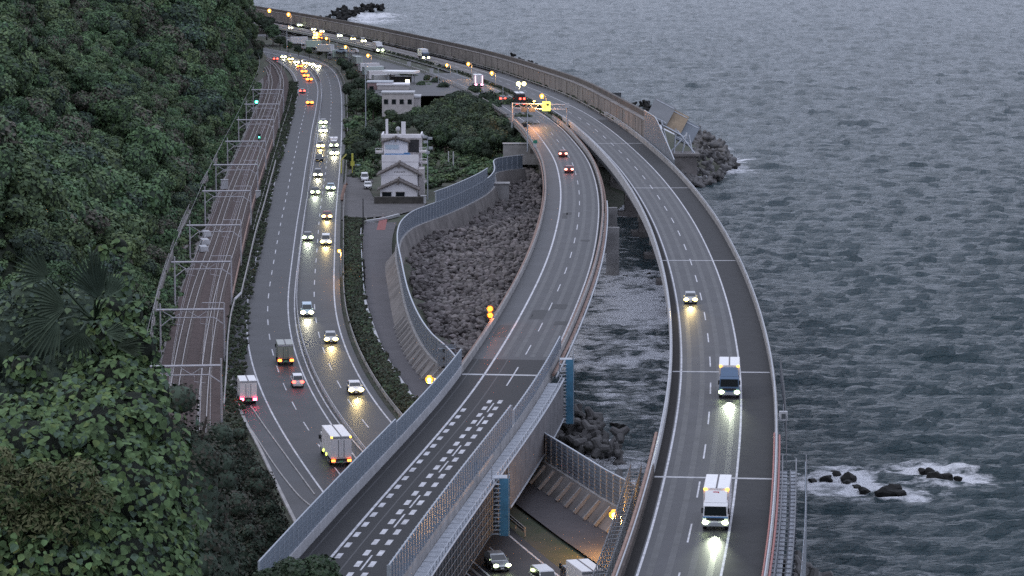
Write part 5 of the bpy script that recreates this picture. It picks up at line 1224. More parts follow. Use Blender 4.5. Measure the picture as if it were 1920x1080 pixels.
# ------------------------------------------------------------------ vehicles
PAINT = {}; M_sidel = mat('green side lamp', (.5, .7, .1), .4, emit=(.75, 1, .12), es=3)
def paint(name, col, metal=.0): return mat('paint ' + name, col, .3, .03, 1, 0, metal)
def beam(t, y, z, e, col, ang=34, sp=None):
    d = bpy.data.lights.new('headlamp_beam', 'SPOT'); d.energy = e; d.color = col; d.spot_size = R(ang); d.spot_blend = 1.0; d.shadow_soft_size = .25
    link('headlamp_beam', d, t, (0, y, z), (R(86.6), 0, 0))
WH = None
def wheel_mesh():
    b = MB().tube([(-.11, 0, 0), (.11, 0, 0)], .32, 14, 0); b.tube([(-.125, 0, 0), (.125, 0, 0)], .19, 8, 1); return b.mesh('wheel', [M_tyre, M_rim])
WH = wheel_mesh()
HCOL = {'w': (M_head, (1, .93, .66)), 'y': (M_head_y, (1, .74, .30)), 'g': (M_head_g, (.9, 1, .75))}
def make_car(t, kind, pm, head=None, tail=None, glow=1.0):
    L_, W_, Hh = {'car': (4.3, 1.72, 1.48), 'kei': (3.4, 1.48, 1.72), 'van': (4.7, 1.74, 1.86)}[kind]
    f, r = L_ / 2, -L_ / 2; hood = .92 if kind == 'car' else 1.0
    def hw(y, z): return W_ / 2 * (1 - .10 * max(0, (abs(y) - L_ * .36) / (L_ * .14)) ** 2) * (1 if z > .3 else .95)
    hl = {'car': 1.15, 'kei': .65, 'van': .85}[kind]
    MB().prism([(r + .06, .28), (r, .55), (r + .04, .88), (r + .3, hood + .02), (f - hl, hood), (f - .16, hood - .18), (f, .58), (f - .08, .26)], hw).build('body', pm, t)
    y0, y1, y2, y3 = r + .12, r + (.62 if kind == 'car' else .3), f - hl - (.85 if kind == 'car' else .55), f - hl + .08
    def hc(y, z): return W_ / 2 * (.97 - .17 * (z - hood) / (Hh - hood))
    MB().prism([(y0, hood), (y1, Hh - .06), (y1 + .35, Hh), (y2 - .1, Hh), (y2, Hh - .05), (y3, hood)], hc).build('cabin', pm, t)
    def quad(nm, P_): MB().add(P_, [(0, 1, 2, 3)]).build(nm, M_glass, t)
    def q_(y, z, s, e=.012): return (s * (hc(y, z) + e), y, z)
    zb, zt = hood + .07, Hh - .12; k = lambda z: y3 + (y2 - y3) * (z - hood) / (Hh - .05 - hood); kr = lambda z: y0 + (y1 - y0) * (z - hood) / (Hh - .06 - hood)
    quad('windscreen', [(-hc(0, zb) * .93, k(zb) + .012, zb + .01), (hc(0, zb) * .93, k(zb) + .012, zb + .01), (hc(0, zt) * .92, k(zt) + .012, zt + .01), (-hc(0, zt) * .92, k(zt) + .012, zt + .01)])
    quad('rear_window', [(hc(0, zb) * .9, kr(zb) - .012, zb + .01), (-hc(0, zb) * .9, kr(zb) - .012, zb + .01), (-hc(0, zt) * .88, kr(zt) - .012, zt + .01), (hc(0, zt) * .88, kr(zt) - .012, zt + .01)])
    for s in (-1, 1): quad('side_window', [q_(kr(zb) + .2, zb, s), q_(k(zb) - .25, zb, s), q_(k(zt) - .12, zt, s), q_(kr(zt) + .15, zt, s)])
    for x in (-W_ / 2 + .08, W_ / 2 - .08):
        for y in (r + .75, f - .75): link('wheel', WH, t, (x, y, .31))
        MB().box((x * 1.14, k(zb) - .12, zb + .08), (.2, .1, .14)).build('mirror', pm, t)
    MB().box((0, f - .03, .45), (W_ * .6, .08, .22)).build('grille', M_black, t); MB().box((0, f + .015, .42), (.34, .02, .16)).build('number_plate', M_white, t)
    for x in (-W_ * .37, W_ * .37):
        if head: MB().ball((x, f - .02, .70), .23 * glow, sq=(1.15, .5, .75), nu=10).build('headlight', HCOL[head][0], t)
        else: MB().box((x, f - .10, .70), (.34, .12, .16)).build('headlight', M_steel, t)
        MB().ball((x * 1.02, r + .04, .82), .19 * (glow if tail else .8), sq=(1.2, .4, .8), nu=8).build('tail_light', tail or mat('unlit tail light', (.25, .02, .02), .3), t)
    if tail is M_brake: MB().box((0, r + .1, .95), (.5, .1, .07)).build('brake_strip', M_brake, t)
    if head: beam(t, f + .15, .75, BEAM, HCOL[head][1])
    return L_
BEAM = 1400
def make_truck(t, cabm, boxm, L_=8.2, W_=2.35, Hh=3.35, head=None, tail=None, roofseam=True, marker=False, deflector=None, glow=1.0, small=False, boxtop=None):
    f, r = L_ / 2, -L_ / 2; cl = 1.9 if not small else 1.5; ch = 2.55 if Hh > 2.9 else 2.05; ground = .45
    def hw(y, z): return W_ / 2 * (.97 if z < ch - .4 else .93)
    MB().prism([(f - cl, ground), (f - cl, ch), (f - .45, ch), (f - .16, ch - .25), (f - .02, 1.35), (f, .9), (f - .03, ground)], hw).build('cab', cabm, t)
    w0, w1 = 1.42, ch - .28
    yy = lambda z: f - .02 - (z - 1.35) / (ch - .25 - 1.35) * .14
    MB().add([(-W_ * .43, yy(w0) + .015, w0), (W_ * .43, yy(w0) + .015, w0), (W_ * .41, yy(w1) + .015, w1), (-W_ * .41, yy(w1) + .015, w1)], [(0, 1, 2, 3)]).build('windscreen', M_glass, t)
    for s in (-1, 1): MB().add([(s * (W_ / 2 * .97 + .01), f - .35, w0), (s * (W_ / 2 * .97 + .01), f - cl + .5, w0), (s * (W_ / 2 * .95 + .01), f - cl + .5, w1), (s * (W_ / 2 * .95 + .01), f - .5, w1)], [(0, 1, 2, 3)]).build('side_window', M_glass, t)
    MB().box((0, (r + f) / 2 - .5, .75), (W_ * .5, L_ - .8, .3)).build('chassis', M_chassis, t)
    bl = L_ - cl - .15; b0 = r + bl / 2
    bx = MB().box((0, b0, (1.0 + Hh) / 2), (W_, bl, Hh - 1.0)).build('cargo_box', boxm, t)
    for s in (-1, 1): MB().box((s * W_ * .25, b0, Hh + .012), (W_ * .46, bl - .1, .024)).build('roof_panel', boxtop or M_white, bx)
    MB().box((0, b0, Hh + .02), (.16, bl - .04, .05)).build('roof_seam', M_seam, bx)
    MB().box((0, r - .02, Hh - .14), (W_, .06, .2)).build('rear_header', M_steel, bx)
    for x in (-W_ * .25, W_ * .25):
        dr = MB().box((x, r - .02, (1.15 + Hh - .3) / 2), (W_ * .47, .05, Hh - 1.5)).build('rear_door', boxm, bx)
    for x in (-.32, .32): MB().tube([(x, r - .06, 1.2), (x, r - .06, Hh - .4)], .03, 5).build('door_bar', M_steel_d, bx)
    for k in range(1, 5): MB().box((0, r + bl * k / 5, (1.0 + Hh) / 2), (W_ + .03, .05, Hh - 1.05)).build('side_rib', boxm, bx)
    ws = 1.45
    for x in (-W_ / 2 + .2, W_ / 2 - .2):
        for y in ((f - .95, r + 1.6, r + 2.7) if not small else (f - .8, r + 1.2)): link('wheel', WH, t, (x, y, .44), None, (1.6, ws * .95, ws * .95))
        MB().box((x * 1.22, f - .1, 1.9), (.16, .18, .5)).build('mirror', M_black, t); MB().tube([(x, f - .2, 2.1), (x * 1.22, f - .1, 2.05)], .03, 4).build('mirror_arm', M_black, t)
    MB().box((0, f + .01, .62), (W_ * .96, .12, .34)).build('bumper', M_steel if head else M_chassis, t); MB().box((0, f + .01, 1.1), (W_ * .7, .04, .26)).build('grille', M_black, t)
    MB().box((0, r - .05, .62), (W_ * .9, .1, .16)).build('rear_bumper', M_steel, t); MB().box((0, r - .12, .66), (.4, .02, .2)).build('number_plate', mat('green plate', (.10, .30, .16), .5), t)
    for x in (-W_ * .38, W_ * .38):
        if head: MB().ball((x, f + .06, .80), .24 * glow, sq=(1.2, .5, .8), nu=10).build('headlight', HCOL[head][0], t)
        else: MB().box((x, f + .07, .80), (.36, .06, .2)).build('headlight', M_steel, t)
        MB().box((x, r - .1, .78), (.42 * glow, .1, .24 * glow)).build('tail_light', tail or MATS['unlit tail light'], t)
        if marker: MB().ball((x * 1.12, r + bl + .05, Hh - .08), .17, nu=8).build('marker_lamp', M_amber_lens, t)
    if deflector:
        b = MB().prism([(f - cl + .1, ch + .0), (f - cl + .1, Hh - .15), (f - cl + .4, Hh - .15), (f - .5, ch + .02)], lambda y, z: W_ * .42); b.build('wind_deflector', deflector, t)
    if head: beam(t, f + .25, .85, BEAM * 1.2, HCOL[head][1])
    return L_
mat('unlit tail light', (.25, .02, .02), .3)
VW = paint('white', (.68, .68, .70)); VS = paint('silver', (.38, .39, .41), .5); VB = paint('black', (.02, .02, .024)); VR = paint('dark red', (.20, .03, .03)); VBL = paint('blue', (.07, .12, .20)); VG = paint('grey', (.15, .155, .17), .4); VO = paint('olive', (.24, .26, .22)); VLB = paint('pale blue', (.40, .50, .60))
def put(px, py, z, cv, name, label, cat, builder, away=False, group=None, L_=4.3, turn=0.0):
    """px, py: where the end that faces the viewer meets the road"""
    p = g(px, py, z); s = cv.near(p); tg = cv.t(s); c = p + tg * L_ / 2
    a = math.atan2(-tg.x, tg.y) + (0 if away else math.pi) + turn
    t = thing(name, label, cat, (c.x, c.y, cv.p(cv.near(c)).z + .02), a, group); builder(t); return t
C_ = lambda kind, pm, h=None, tl=None, gl=1.0: (lambda t: make_car(t, kind, pm, h, tl, gl))
# coast road, towards the viewer
app = 'cars queueing towards the viewer on the coast road'
for px, py, kind, pm, h, lab in [
    (668,741,'car',VW,'y','white car with warm headlights nearest the overpass on the coast road'),
    (621,645,'car',VS,'y','silver car with warm headlights behind the first white car'),
    (576,594,'van',VLB,'w','pale van with dazzling white headlights in the inner lane'),
    (611,460,'van',VW,'y','white van with warm headlights beside the roadside lamp'),
    (577,452,'car',VG,'g','grey car with greenish headlights in the inner lane beside a warm lit van'),
    (613,412,'car',VR,'y','dark red car with amber headlights close to the junction'),
    (591,366,'car',VB,'g','black car with two round greenish headlights level with the junction'),
    (620,358,'car',VLB,'g','pale blue car with cool lights in the outer lane by the junction'),
    (596,333,'van',VG,'w','grey van with white headlights beyond the pale blue car'),
    (627,292,'car',VB,'w','black car following the cool lit lorry in the outer lane'),
    (601,279,'kei',VG,'y','tall grey car with yellow headlights beside the cool lit lorry'),
    (606,250,'car',VW,'w','white car with white headlights, second from the end of the inner queue'),
    (606,234,'car',VS,'g','silver car at the tail of the inner lane queue'),
    (596,128,'car',VS,'w','silver car with bright headlights rounding the bend'),
    (572,122,'van',VW,'y','white van with bright headlights in the middle of the bend'),
    (556,120,'car',VW,'w','white car with bright headlights further round the bend'),
    (532,110,'car',VLB,'w','pale car coming out from behind the wood'),
    (584,124,'car',VB,'w','dark car with bright headlights between the van and the silver car in the bend'),
    (545,114,'van',VS,'y','silver van with warm headlights following the pale car in the bend')]:
    put(px, py, R1Z, RR, 'van' if kind == 'van' else 'car', lab, 'van' if kind == 'van' else 'car', C_(kind, pm, h, None, 2.0 if py < 300 else 1.5), False, None)
put(599, 303, R1Z, RR, 'car', 'dark car with dim reddish lamps between two lit cars', 'car', C_('car', VB, None, M_tail, 1.0), False)
put(626, 278, R1Z, RR, 'lorry', 'small lorry with brilliant cool headlights in the outer lane', 'lorry', lambda t: make_truck(t, VW, M_boxw, 5.6, 1.95, 2.5, 'g', None, glow=1.4, small=True), False, None, 5.6)
# coast road, away from the viewer
put(536, 686, R1Z, RL, 'lorry', 'olive lorry with glowing tail lights in the inner lane', 'lorry', lambda t: make_truck(t, VO, VO, 6.6, 2.2, 3.0, None, M_brake, glow=1.2, small=True, boxtop=mat('olive top', (.34, .35, .33), .6)), True, None, 6.6)
put(559, 728, R1Z, RL, 'car', 'white car with red tail lights behind the olive lorry', 'car', C_('kei', VW, None, M_tail, 1.2), True, None, 3.4)
put(640, 876, R1Z, RL, 'lorry', 'big white box lorry with amber roof corner lamps passing beside the overpass', 'lorry', lambda t: (make_truck(t, VW, M_boxw, 9.6, 2.45, 3.6, None, M_brake, glow=1.0), [MB().ball((x, -4.8, 3.5), .14).build('marker_lamp', M_amber_lens, t) for x in (-1.1, 1.1)], [MB().ball((-1.27, y_, .95), .2, sq=(.5, 1, 1)).build('side_lamp', M_sidel, t) for y_ in (-1.4, 1.0)]), True, None, 9.6)
put(466, 760, R1Z, RL, 'lorry', 'white box lorry with red tail lights standing in the lay-by', 'lorry', lambda t: make_truck(t, VW, M_boxw, 6.4, 2.2, 3.2, None, mat('pink red tail light', (.6, .05, .1), .4, emit=(1, .06, .14), es=26), glow=1.1), True, None, 6.4)
for px, py, lab, m_ in [(581,197,'car with blazing orange brake lights on the straight beyond the bend',M_brake), (567,175,'dark car with two small red tail lights in the outer lane',M_tail), (580,153,'car with orange brake lights entering the bend',M_brake), (570,138,'car with orange brake lights ahead in the bend',M_brake), (562,128,'car with orange brake lights beside the bright oncoming van in the bend',M_brake), (574,146,'car with orange brake lights between two others at the start of the bend',M_brake), (517,114,'car with a red tail light vanishing behind the wood',M_tail)]:
    put(px, py, R1Z, RL, 'car', lab, 'car', C_('car', VG, None, m_, 2.3 if m_ is M_brake else 1.7), True)
# left motorway carriageway, away
for px, py, lab in [(1056,295,'farther of two cars with pink red tail lamps on the left carriageway'), (1067,325,'nearer of two cars with pink red tail lamps on the left carriageway')]:
    put(px, py, zdeck, TL, 'car', lab, 'car', C_('car', VR, None, mat('pink tail light', (.6, .1, .1), .4, emit=(1, .22, .16), es=9), 1.3), True)
put(976, 200, zdeck, TL, 'lorry', 'dark lorry with four red tail lamps below the pale twin lamp', 'lorry', lambda t: (make_truck(t, VB, VB, 8.5, 2.45, 3.7, None, M_tail, glow=1.3), [MB().box((x, -4.3, 2.2), (.5, .1, .5)).build('tail_light', M_tail, t) for x in (-.1, 1.0)]), True, None, 8.5)
put(898, 163, zdeck, TL, 'lorry', 'white lorry with pink red glow at its tail on the far carriageway', 'lorry', lambda t: (make_truck(t, VW, M_boxw, 8.5, 2.45, 3.7, None, mat('pink lamp', (.7, .2, .3), .4, emit=(1, .3, .45), es=6), glow=1.7), [MB().box((x, -4.32, 2.4), (.22, .1, 2.2)).build('lit_strip', mat('pink strip', (.7, .5, .6), .4, emit=(1, .55, .75), es=2), t) for x in (-1.1, 1.1)]), True, None, 8.5)
put(943, 190, zdeck, TL, 'car', 'car with red tail lamps partly behind the grove', 'car', C_('car', VG, None, M_tail, 1.6), True)
# right motorway carriageway, towards the viewer
put(1295, 571, zdeck, TR, 'car', 'silver car with bright warm headlights alone on the sea viaduct', 'car', C_('car', VS, 'y', None, 1.35), False)
def blue_lorry(t):
    make_truck(t, VBL, M_boxw, 8.4, 2.4, 3.6, 'g', None, marker=True, deflector=VBL, glow=1.15)
put(1367, 748, zdeck, TR, 'lorry', 'lorry with dark blue cab and white box on the sea viaduct', 'lorry', blue_lorry, False, None, 8.4)
def white_lorry(t):
    make_truck(t, VW, M_boxw, 8.6, 2.4, 3.6, 'g', None, marker=True, deflector=VW, glow=1.05)
    # red emblem on the sloping deflector, blue band on the cab
    n_ = Vector((0, .88, .48)); c = Vector((0, 3.02, 3.08)); m = MB()
    u = Vector((1, 0, 0)); v = Vector((0, -.62, .79)).normalized()
    for (a0, b0, a1, b1) in [(-.28, .38, .28, .28), (-.28, .38, -.18, .02), (-.28, .08, .2, -.02), (.12, .0, .26, -.34), (-.26, -.3, .2, -.4)]:
        P_ = [c + u * a + v * b_ + n_ * .10 for a, b_ in ((a0, b0), (a1, b0), (a1, b1), (a0, b1))]; m.add(P_, [(0, 1, 2, 3)])
    m.build('emblem', mat('emblem red', (.45, .03, .06), .4), t)
    MB().box((0, 4.31, 1.28), (2.3, .02, .16)).build('blue_band', mat('blue band', (.10, .22, .42), .4), t)
put(1341, 996, zdeck, TR, 'lorry', 'white lorry with red emblem above its windscreen on the sea viaduct', 'lorry', white_lorry, False, None, 8.6)
put(799, 112, zdeck, TR, 'lorry', 'white lorry with lit headlights alone on the far carriageway', 'lorry', lambda t: make_truck(t, VBL, M_white, 9, 2.45, 3.7, 'w', None, glow=1.5), False, None, 9)
put(713, 98, zdeck, TR, 'lorry', 'white roofed lorry with several bright headlights on the far carriageway', 'lorry', lambda t: make_truck(t, VW, M_white, 9, 2.45, 3.7, 'g', None, glow=1.9), False, None, 9)
put(682, 80, zdeck, TR, 'car', 'car with bright headlights close behind the white roofed lorry', 'car', C_('van', VW, 'w', None, 1.9), False)
put(637, 70, zdeck, TR, 'car', 'car with one greenish blaze of headlights on the far carriageway', 'car', C_('car', VS, 'g', None, 1.9), False)
put(662, 76, zdeck, TR, 'van', 'van with warm headlights between the two lit cars of the far carriageway', 'van', C_('van', VG, 'y', None, 1.8), False)
put(588, 58, zdeck, TR, 'car', 'dark car with white headlights near the far breakwater stretch of the sea wall', 'car', C_('car', VB, 'w', None, 1.7), False)
put(604, 62, zdeck, TR, 'car', 'car with small pale headlights farther along the far carriageway', 'car', C_('car', VS, 'w', None, 1.4), False)
put(562, 50, zdeck, TR, 'car', 'farthest car with greenish headlights by the sea wall', 'car', C_('car', VS, 'g', None, 2.0), False)
put(545, 55, zdeck, TL, 'car', 'white car with bluish white lamps at the top of the motorway', 'car', C_('car', VW, 'w', None, 1.5), False)
# below the overpass
put(942, 1074, R1Z, RR, 'car', 'silver car with greenish headlights coming out under the overpass', 'car', C_('car', VS, 'g', None, 1.0), False)
put(1033, 1112, R1Z, RR.__class__([RR.p(q, 4.6) for q in RR.span(0, RR.near(g(1000,1000,R1Z)), 10)], 2, 0) if False else RR, 'van', 'pale roofed van by the kerb at the lower edge of the view', 'van', C_('van', VW, 'w', None, .6), False, None, 4.7)
put(1112, 1128, R1Z, ap_l, 'lorry', 'lorry with orange lit white box standing beside the service road below the overpass', 'lorry', lambda t: make_truck(t, VG, M_boxw, 7.2, 2.2, 2.9, None, None), True, None, 7.2)
# parked
ac = Curve([g(x, y, R1Z) for x, y in [(700,400),(690,352),(684,330),(676,310)]], 2, 0)
put(690, 355, R1Z, ac, 'car', 'white car parked nearest the stepped house', 'car', C_('car', VW), False); put(684, 341, R1Z, ac, 'van', 'white van parked behind the white car by the stepped house', 'van', C_('van', VW), False)
put(672, 324, R1Z, ac, 'car', 'pale blue car parked under the dark roadside trees', 'car', C_('kei', VLB), False)
p = g(776, 172, 8); t = thing('car', 'dark blue car parked on the forecourt of the rest area', 'car', p, R(70)); make_car(t, 'car', paint('navy', (.03, .045, .10)))
pk = 'lorries parked in the rest area'
for px, py, rz, L_, bm, lab in [(556,86,95,9,VW,'white lorry parked at the head of the lorry park'), (583,93,100,8,paint('pale green',(.42,.52,.45)),'pale green lorry parked second from the head'), (606,101,60,8.5,VW,'white lorry turned with its doors to the viewer'), (632,112,80,7,paint('mint',(.45,.55,.48)),'mint green lorry parked beside the car carrier'), (668,124,20,8,paint('sage',(.42,.46,.42)),'sage grey lorry with a tall square back'),
     (697,138,-66,9,M_boxw,'first lorry of the close parked row'), (705,145,-66,9,paint('box green',(.46,.52,.50)),'second lorry of the close parked row'), (714,153,-66,9,M_boxw,'third lorry of the close parked row'), (724,161,-66,9,paint('box grey',(.5,.5,.5)),'fourth lorry of the close parked row, nearest the fuel canopy')]:
    p = g(px, py, 8); t = thing('lorry', lab, 'lorry', (p.x, p.y, 8.0), R(rz), pk); make_truck(t, VS, bm, L_, 2.4, 3.6, None, None, boxtop=bm)
p = g(650, 113, 8); t = thing('car_carrier', 'car carrier trailer with pale cars on its rack', 'car carrier', p, R(72)); MB().box((0, 0, 1), (2.4, 9, .3)).box((0, 0, 2.7), (2.4, 9, .2)).build('rack', M_steel_d, t)
for x in (-1.1, 1.1):
    for y in (-4.2, -1.5, 1.5, 4.2): MB().tube([(x, y, .4), (x, y, 2.8)], .1, 5).build('upright', M_steel_d, t)
    for y in (-3, -2, 3): link('wheel', WH, t, (x, y, .44), None, (1.6, 1.35, 1.35))
for y, z, lab in ((-2.4, 2.82, 'rear'), (2.2, 2.82, 'front')):
    p2 = t.matrix_world @ Vector((0, y, z)); v2 = Matrix.Rotation(R(72), 4, 'Z') @ Vector((0, y, z)) + p; c2 = thing('car', 'pale car carried on the ' + lab + ' of the car carrier rack', 'car', v2, R(72)); make_car(c2, 'car', VW if lab == 'rear' else VLB)
# amber lit board cluster in the lorry park
p = g(596, 92, 8); t = thing('work_lights', 'blaze of amber work lights on a mast in the lorry park', 'work lights', p); MB().tube([(0, 0, 0), (0, 0, 6.5)], .2, 6).build('mast', M_steel, t); MB().box((0, .3, 5.5), (3.4, .1, .12)).build('lamp_frame', M_steel_d, t)
for x in (-1.5, -.5, .5, 1.5):
    for z in (4.6, 5.5, 6.4): MB().ball((x + random.uniform(-.2, .2), 0, z + random.uniform(-.3, .3)), .36, nu=8).build('lamp', M_lamp if x < 0 else M_flash, t)
light_pt('work_light', t, (0, -1.2, 5.4), 600, (1, .5, .12))

# ------------------------------------------------------------------ foreground plants below the viewpoint
def dark_tree(x, y, z, h, r, label, seed, mats, n=5200, size=.22, group=None):
    rs = np.random.RandomState(seed); L_ = [(0, 0, h * .5, r * .7, r * .7, h * .38)]
    for k in range(14):
        zz = rs.uniform(.25, .96); q = r * (1.05 - zz) * rs.uniform(.5, 1.0); a = rs.uniform(0, 6.28); e = r * rs.uniform(.22, .42); L_.append((q * math.cos(a), q * math.sin(a), zz * h, e, e, e * .8))
    t = thing('conifer_tree', label, 'tree', (x, y, z), 0, group); link('crown', leaf_crown('crown', L_, n, size, mats, seed), t); link('trunk', trunk_mesh(h, .25, seed, .8), t)
for k, (px, pyt, D, h, r, lab) in enumerate([(345,722,150,12,3.0,'brownish dark tree just right of the vines'), (392,755,290,17,5.0,'tallest dark tree on the slope above the lay-by'), (446,800,294,14,4.0,'dark tree whose crown edges the lay-by lines'), (410,850,284,13,5.0,'dark tree behind the broad leaved vines'), (482,872,289,11,3.8,'dark tree reaching towards the foot of the noise barrier'), (506,935,278,8,3.0,'small dark tree at the corner where noise barrier and trees meet'), (440,930,270,10,4.2,'dark tree low beside the noise barrier'), (385,900,150,11,3.0,'dark tree half covered by the vines'), (365,985,128,10,2.8,'dark tree lowest beside the vines'), (462,985,258,8,3.0,'dark tree half hidden by the near end of the noise barrier')]):
    p = at_depth(px, pyt, D); dark_tree(p.x, p.y, p.z - h, h, r, lab, 700 + k, [L_dark_a, L_dark_b] if k % 2 else [L_dark_b, L_dark_a], size=.22 if D < 200 else .32)
# small leaved climber at the lower edge
lob = []
rs = np.random.RandomState(77)
for k in range(16):
    px = rs.uniform(478, 650); p = at_depth(px, rs.uniform(1056, 1110) - 10 * math.sin((px - 470) / 185 * 3.14), 62 + rs.uniform(-1.5, 1.5)); e = rs.uniform(.28, .5); lob.append((p.x, p.y, p.z - .2, e, e, e * .8))
c0 = np.mean([l_[:3] for l_ in lob], 0)
t = thing('climber_bush', 'small leaved dark green climber mound at the lower edge before the overpass', 'bush', tuple(c0)); link('foliage', leaf_crown('foliage', [(a - c0[0], b_ - c0[1], c - c0[2], d, e, f_) for a, b_, c, d, e, f_ in lob], 9000, .085, [leafmat('climber leaf', (.030, .058, .030), .2), L_mid_a], 88), t)
MB().tube([(0, 0, -6), (0, .2, -.2)], [.12, .05], 5).build('stem', M_bark, t)

# big leaved vine mound
def leaf_mesh(name, m, fold=.16, wide=.5):
    v = [(0, 0, 0), (wide * .62, .12, fold * .7), (wide, .42, fold), (wide * .62, .78, fold * .6), (0, 1.08, -.06), (-wide * .62, .78, fold * .6), (-wide, .42, fold), (-wide * .62, .12, fold * .7), (0, .5, .0)]
    return MB().add(v, [(0, 1, 8), (1, 2, 8), (2, 3, 8), (3, 4, 8), (4, 5, 8), (5, 6, 8), (6, 7, 8), (7, 0, 8)]).mesh(name, m)
LM = [leaf_mesh('leaf', L_kudzu), leaf_mesh('leaf', L_kudzu, .1, .56), leaf_mesh('leaf', L_kudzu_b, .2), leaf_mesh('leaf', L_kudzu_y, .14)]
def lob_at(px, py, D, r): p = at_depth(px, py, D); return (p.x, p.y, p.z, r)
VL = [lob_at(px, py, D, r) for px, py, D, r in [(215,650,36,.36),(262,655,36,.26),(175,690,36,.34),(225,735,35.6,.5),(282,735,35.6,.3),(150,775,35.3,.45),(95,755,35.4,.28),(120,840,35,.6),(30,800,35.2,.45),(60,850,35,.5),(250,810,35,.62),(180,860,34.6,.8),(275,900,34.8,.62),(300,980,34.6,.5),(60,900,34.2,.9),(220,960,34,.8),(120,1000,33.6,.9),(20,1010,33.4,.9),(280,1060,34,.62),(200,1090,33.4,.9),(90,1110,33,.9),(325,1085,34.4,.4),(205,585,36.4,.2),(232,528,36.9,.16),(250,590,36.5,.16),(190,470,37,.1),(45,690,35.6,.2),(-60,830,35,.6),(-60,900,34.2,.9),(-60,1040,33.5,.9),(225,462,37,.12),(205,620,36.3,.24)]]
t = thing('vine_mound', 'big leaved green vines heaped over a bush beside the viewpoint', 'vine', (VL[9][0], VL[9][1], VL[9][2] - 3)); q0 = t.location.copy()
rs = np.random.RandomState(99); LV = []
W_ = np.array([l_[3] ** 2 for l_ in VL]); W_ /= W_.sum()
while len(LV) < 9500:
    l_ = VL[rs.choice(len(VL), p=W_)]; d = Vector(rs.randn(3)); d.y -= .9; d.z += .25; d.normalize(); c = Vector(l_[:3]) + d * l_[3] * rs.uniform(.86, 1.08)
    if any((c - Vector(m_[:3])).length < m_[3] * .8 for m_ in VL): continue
    c += d * l_[3] * .25 * math.sin(c.x * 9 + c.z * 7) * math.cos(c.z * 11 - c.x * 4)
    nrm = (d + Vector(rs.randn(3)) * .42 + Vector((0, -.15, .45))).normalized(); s = rs.uniform(.045, .10) * (1 if rs.rand() < .8 else 1.25); LV.append((c, nrm, s, rs.uniform(-.9, .9)))
LV.sort(key=lambda q: -q[2] - .35 * (-(q[0].y - 34) * .12))
def leaf_mat(c, nrm, s, tw):
    yv = Vector((0, 0, -1)) - nrm * (-nrm.z); yv = yv.normalized() if yv.length > .05 else Vector((1, 0, 0)); yv = Matrix.Rotation(tw, 3, nrm) @ yv; xv = yv.cross(nrm); M = Matrix((xv, yv, nrm)).transposed().to_4x4(); M.translation = c; return M @ Matrix.Scale(s, 4)
def pick(k, c):
    u = rs.rand(); return 3 if u < .10 else 2 if u < .3 else 1 if u < .6 else 0
rest = [[], [], [], []]
for k, (c, nrm, s, tw) in enumerate(LV):
    M = leaf_mat(c - q0, nrm, s, tw); j = pick(k, c)
    if k < 300: o = link('leaf', LM[j], t); o.matrix_local = M
    else: rest[j].append(M)
b = MB(); mi = []
base = [list(m_.vertices) for m_ in LM]; V_ = []; F_ = []; MI = []
tri = [(0, 1, 8), (1, 2, 8), (2, 3, 8), (3, 4, 8), (4, 5, 8), (5, 6, 8), (6, 7, 8), (7, 0, 8)]
for j in range(4):
    bv = np.array([v.co[:] + (1,) if False else (v.co.x, v.co.y, v.co.z, 1) for v in LM[j].vertices])
    for M in rest[j]:
        o_ = len(V_) * 0 + sum(len(a_) for a_ in V_) if False else None
        V_.append(bv @ np.array(M).T[:, :3]); MI += [{0: 0, 1: 0, 2: 1, 3: 2}[j]] * 8
nv = 9; F_ = (np.arange(len(V_))[:, None, None] * nv + np.array(tri)[None]).reshape(-1, 3)
me = raw_mesh('leaves', np.vstack(V_), F_, [mat('kudzu leaf mass', (.080, .128, .054), .75, .45, 6, 0, spec=.2, detail=3), mat('bluish leaf mass', (.062, .096, .066), .75, .4, 6, 0, spec=.2, detail=3), mat('young leaf mass', (.11, .155, .055), .75, .3, 6, 0, spec=.2)], False, MI); tag(link('leaves', me, t), kind='stuff')
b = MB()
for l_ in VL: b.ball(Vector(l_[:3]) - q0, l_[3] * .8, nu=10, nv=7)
tag(b.build('inner_growth', mat('vine shade growth', (.012, .017, .011), 1, .2, 1), t), kind='stuff')  # near-black balls paint the shade in the gaps between leaves
# dark shrub behind the palm
lob = [lob_at(px, py, 39, r) for px, py, r in [(20,640,.6),(90,620,.55),(150,600,.5),(20,760,.7),(110,720,.7),(190,690,.55),(-60,700,.7),(215,560,.3),(60,560,.35)]]
c0 = Vector(lob[4][:3]); t = thing('evergreen_shrub', 'dark evergreen shrub behind the fan palm', 'shrub', c0 - Vector((0, 0, 2)))
link('foliage', leaf_crown('foliage', [(l_[0] - c0.x, l_[1] - c0.y, l_[2] - c0.z + 2, l_[3], l_[3], l_[3]) for l_ in lob], 5200, .10, [L_hill_d, L_hill_a], 92, core=True, up=.5), t)
MB().tube([(0, 0, -2), (.05, 0, 1.5)], [.08, .04], 5).build('stem', M_bark, t)
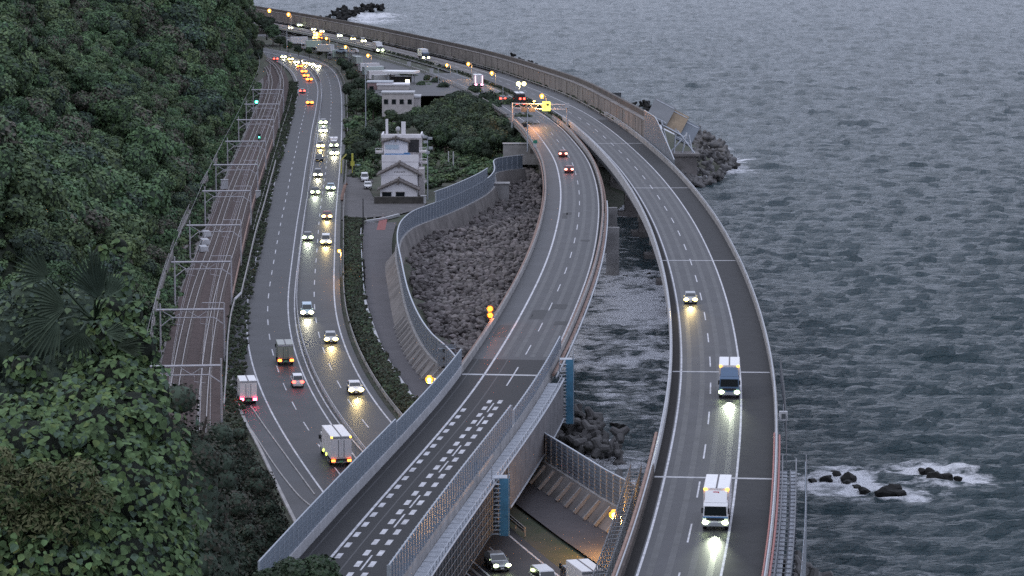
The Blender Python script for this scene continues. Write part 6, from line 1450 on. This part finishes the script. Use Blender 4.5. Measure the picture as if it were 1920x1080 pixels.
# dry shrub at the lower left
lob = [lob_at(px, py, 33, r) for px, py, r in [(30,920,.32),(90,900,.28),(150,890,.26),(60,980,.32),(130,970,.3),(190,930,.2),(10,860,.2)]]
c0 = Vector(lob[3][:3]); t = thing('dry_shrub', 'yellowish brown shrub among the vines at the lower corner', 'shrub', c0 - Vector((0, 0, 1.5)))
link('foliage', leaf_crown('foliage', [(l_[0] - c0.x, l_[1] - c0.y - .35, l_[2] - c0.z + 1.5, l_[3], l_[3], l_[3]) for l_ in lob], 3600, .085, [L_brown, leafmat('dry shrub green', (.06, .075, .03), .3, .3, 4)], 91, core=False, aspect=.35, up=.8), t)
MB().tube([(0, -.2, -1.5), (.05, -.3, 1.3)], [.04, .02], 5).build('stem', M_bark, t)
# fan palm
pc = at_depth(178, 588, 36.2); t = thing('fan_palm', 'dark fan palm with spiky leaves standing out of the vines', 'palm', (pc.x, pc.y, pc.z - 4)); 
MB().tube([(0, 0, -.5), (.03, 0, 3.9)], [.13, .10], 8).build('trunk', M_bark, t)
def frond(hub_px, d_px, rad, n, spread, droop, seed, Yd=35.4):
    rs = np.random.RandomState(seed); hub = at_depth(*hub_px, Yd) - pc + Vector((0, 0, 4)); ang = math.atan2(-d_px[1], d_px[0]); b = MB()
    b.tube([Vector((0, 0, 3.9)), Vector((0, 0, 3.95)).lerp(hub, .6) + Vector((0, 0, .03)), hub], [.02, .015, .012], 5)
    tilt = rs.uniform(-.5, .5)
    for k in range(n):
        u = k / (n - 1) - .5; a = ang + u * R(spread); L_ = rad * (1 - .5 * abs(u) ** 1.5) * rs.uniform(.88, 1.06)
        v = Vector((math.cos(a), tilt * math.cos(a - ang) * .5 - .25 * abs(u), math.sin(a))).normalized(); pv = v.cross(Vector((rs.uniform(-.3, .3), -1, rs.uniform(-.3, .3)))).normalized(); w_ = .021
        P_ = [hub + v * .04, hub + v * L_ * .45, hub + v * L_ * .88 + Vector((0, 0, -droop * L_ * rs.uniform(.3, 1)))]
        fold = Vector((0, .012, 0))
        b.add([P_[0] - pv * w_ * .4, P_[0] + pv * w_ * .4, P_[1] + pv * w_, P_[2], P_[1] - pv * w_, P_[1] + fold], [(0, 1, 2, 5), (0, 5, 4), (5, 2, 3), (4, 5, 3)])
    return b.build('frond', L_palm, t)
for k, a in enumerate([((188,560), (-45,-115), .8, 13, 72, .04), ((178,560), (0,-130), .8, 7, 16, .0), ((125,575), (-110,-10), .75, 14, 105, .12), ((110,600), (-70,60), .72, 14, 100, .18), ((195,625), (70,-12), .42, 12, 60, .1), ((215,650), (80,-10), .5, 14, 50, .1), ((90,520), (-80,-50), .6, 11, 95, .1), ((150,620), (-10,80), .5, 11, 110, .2), ((200,560), (30,-70), .5, 10, 60, .05)]): frond(*a, 800 + k)
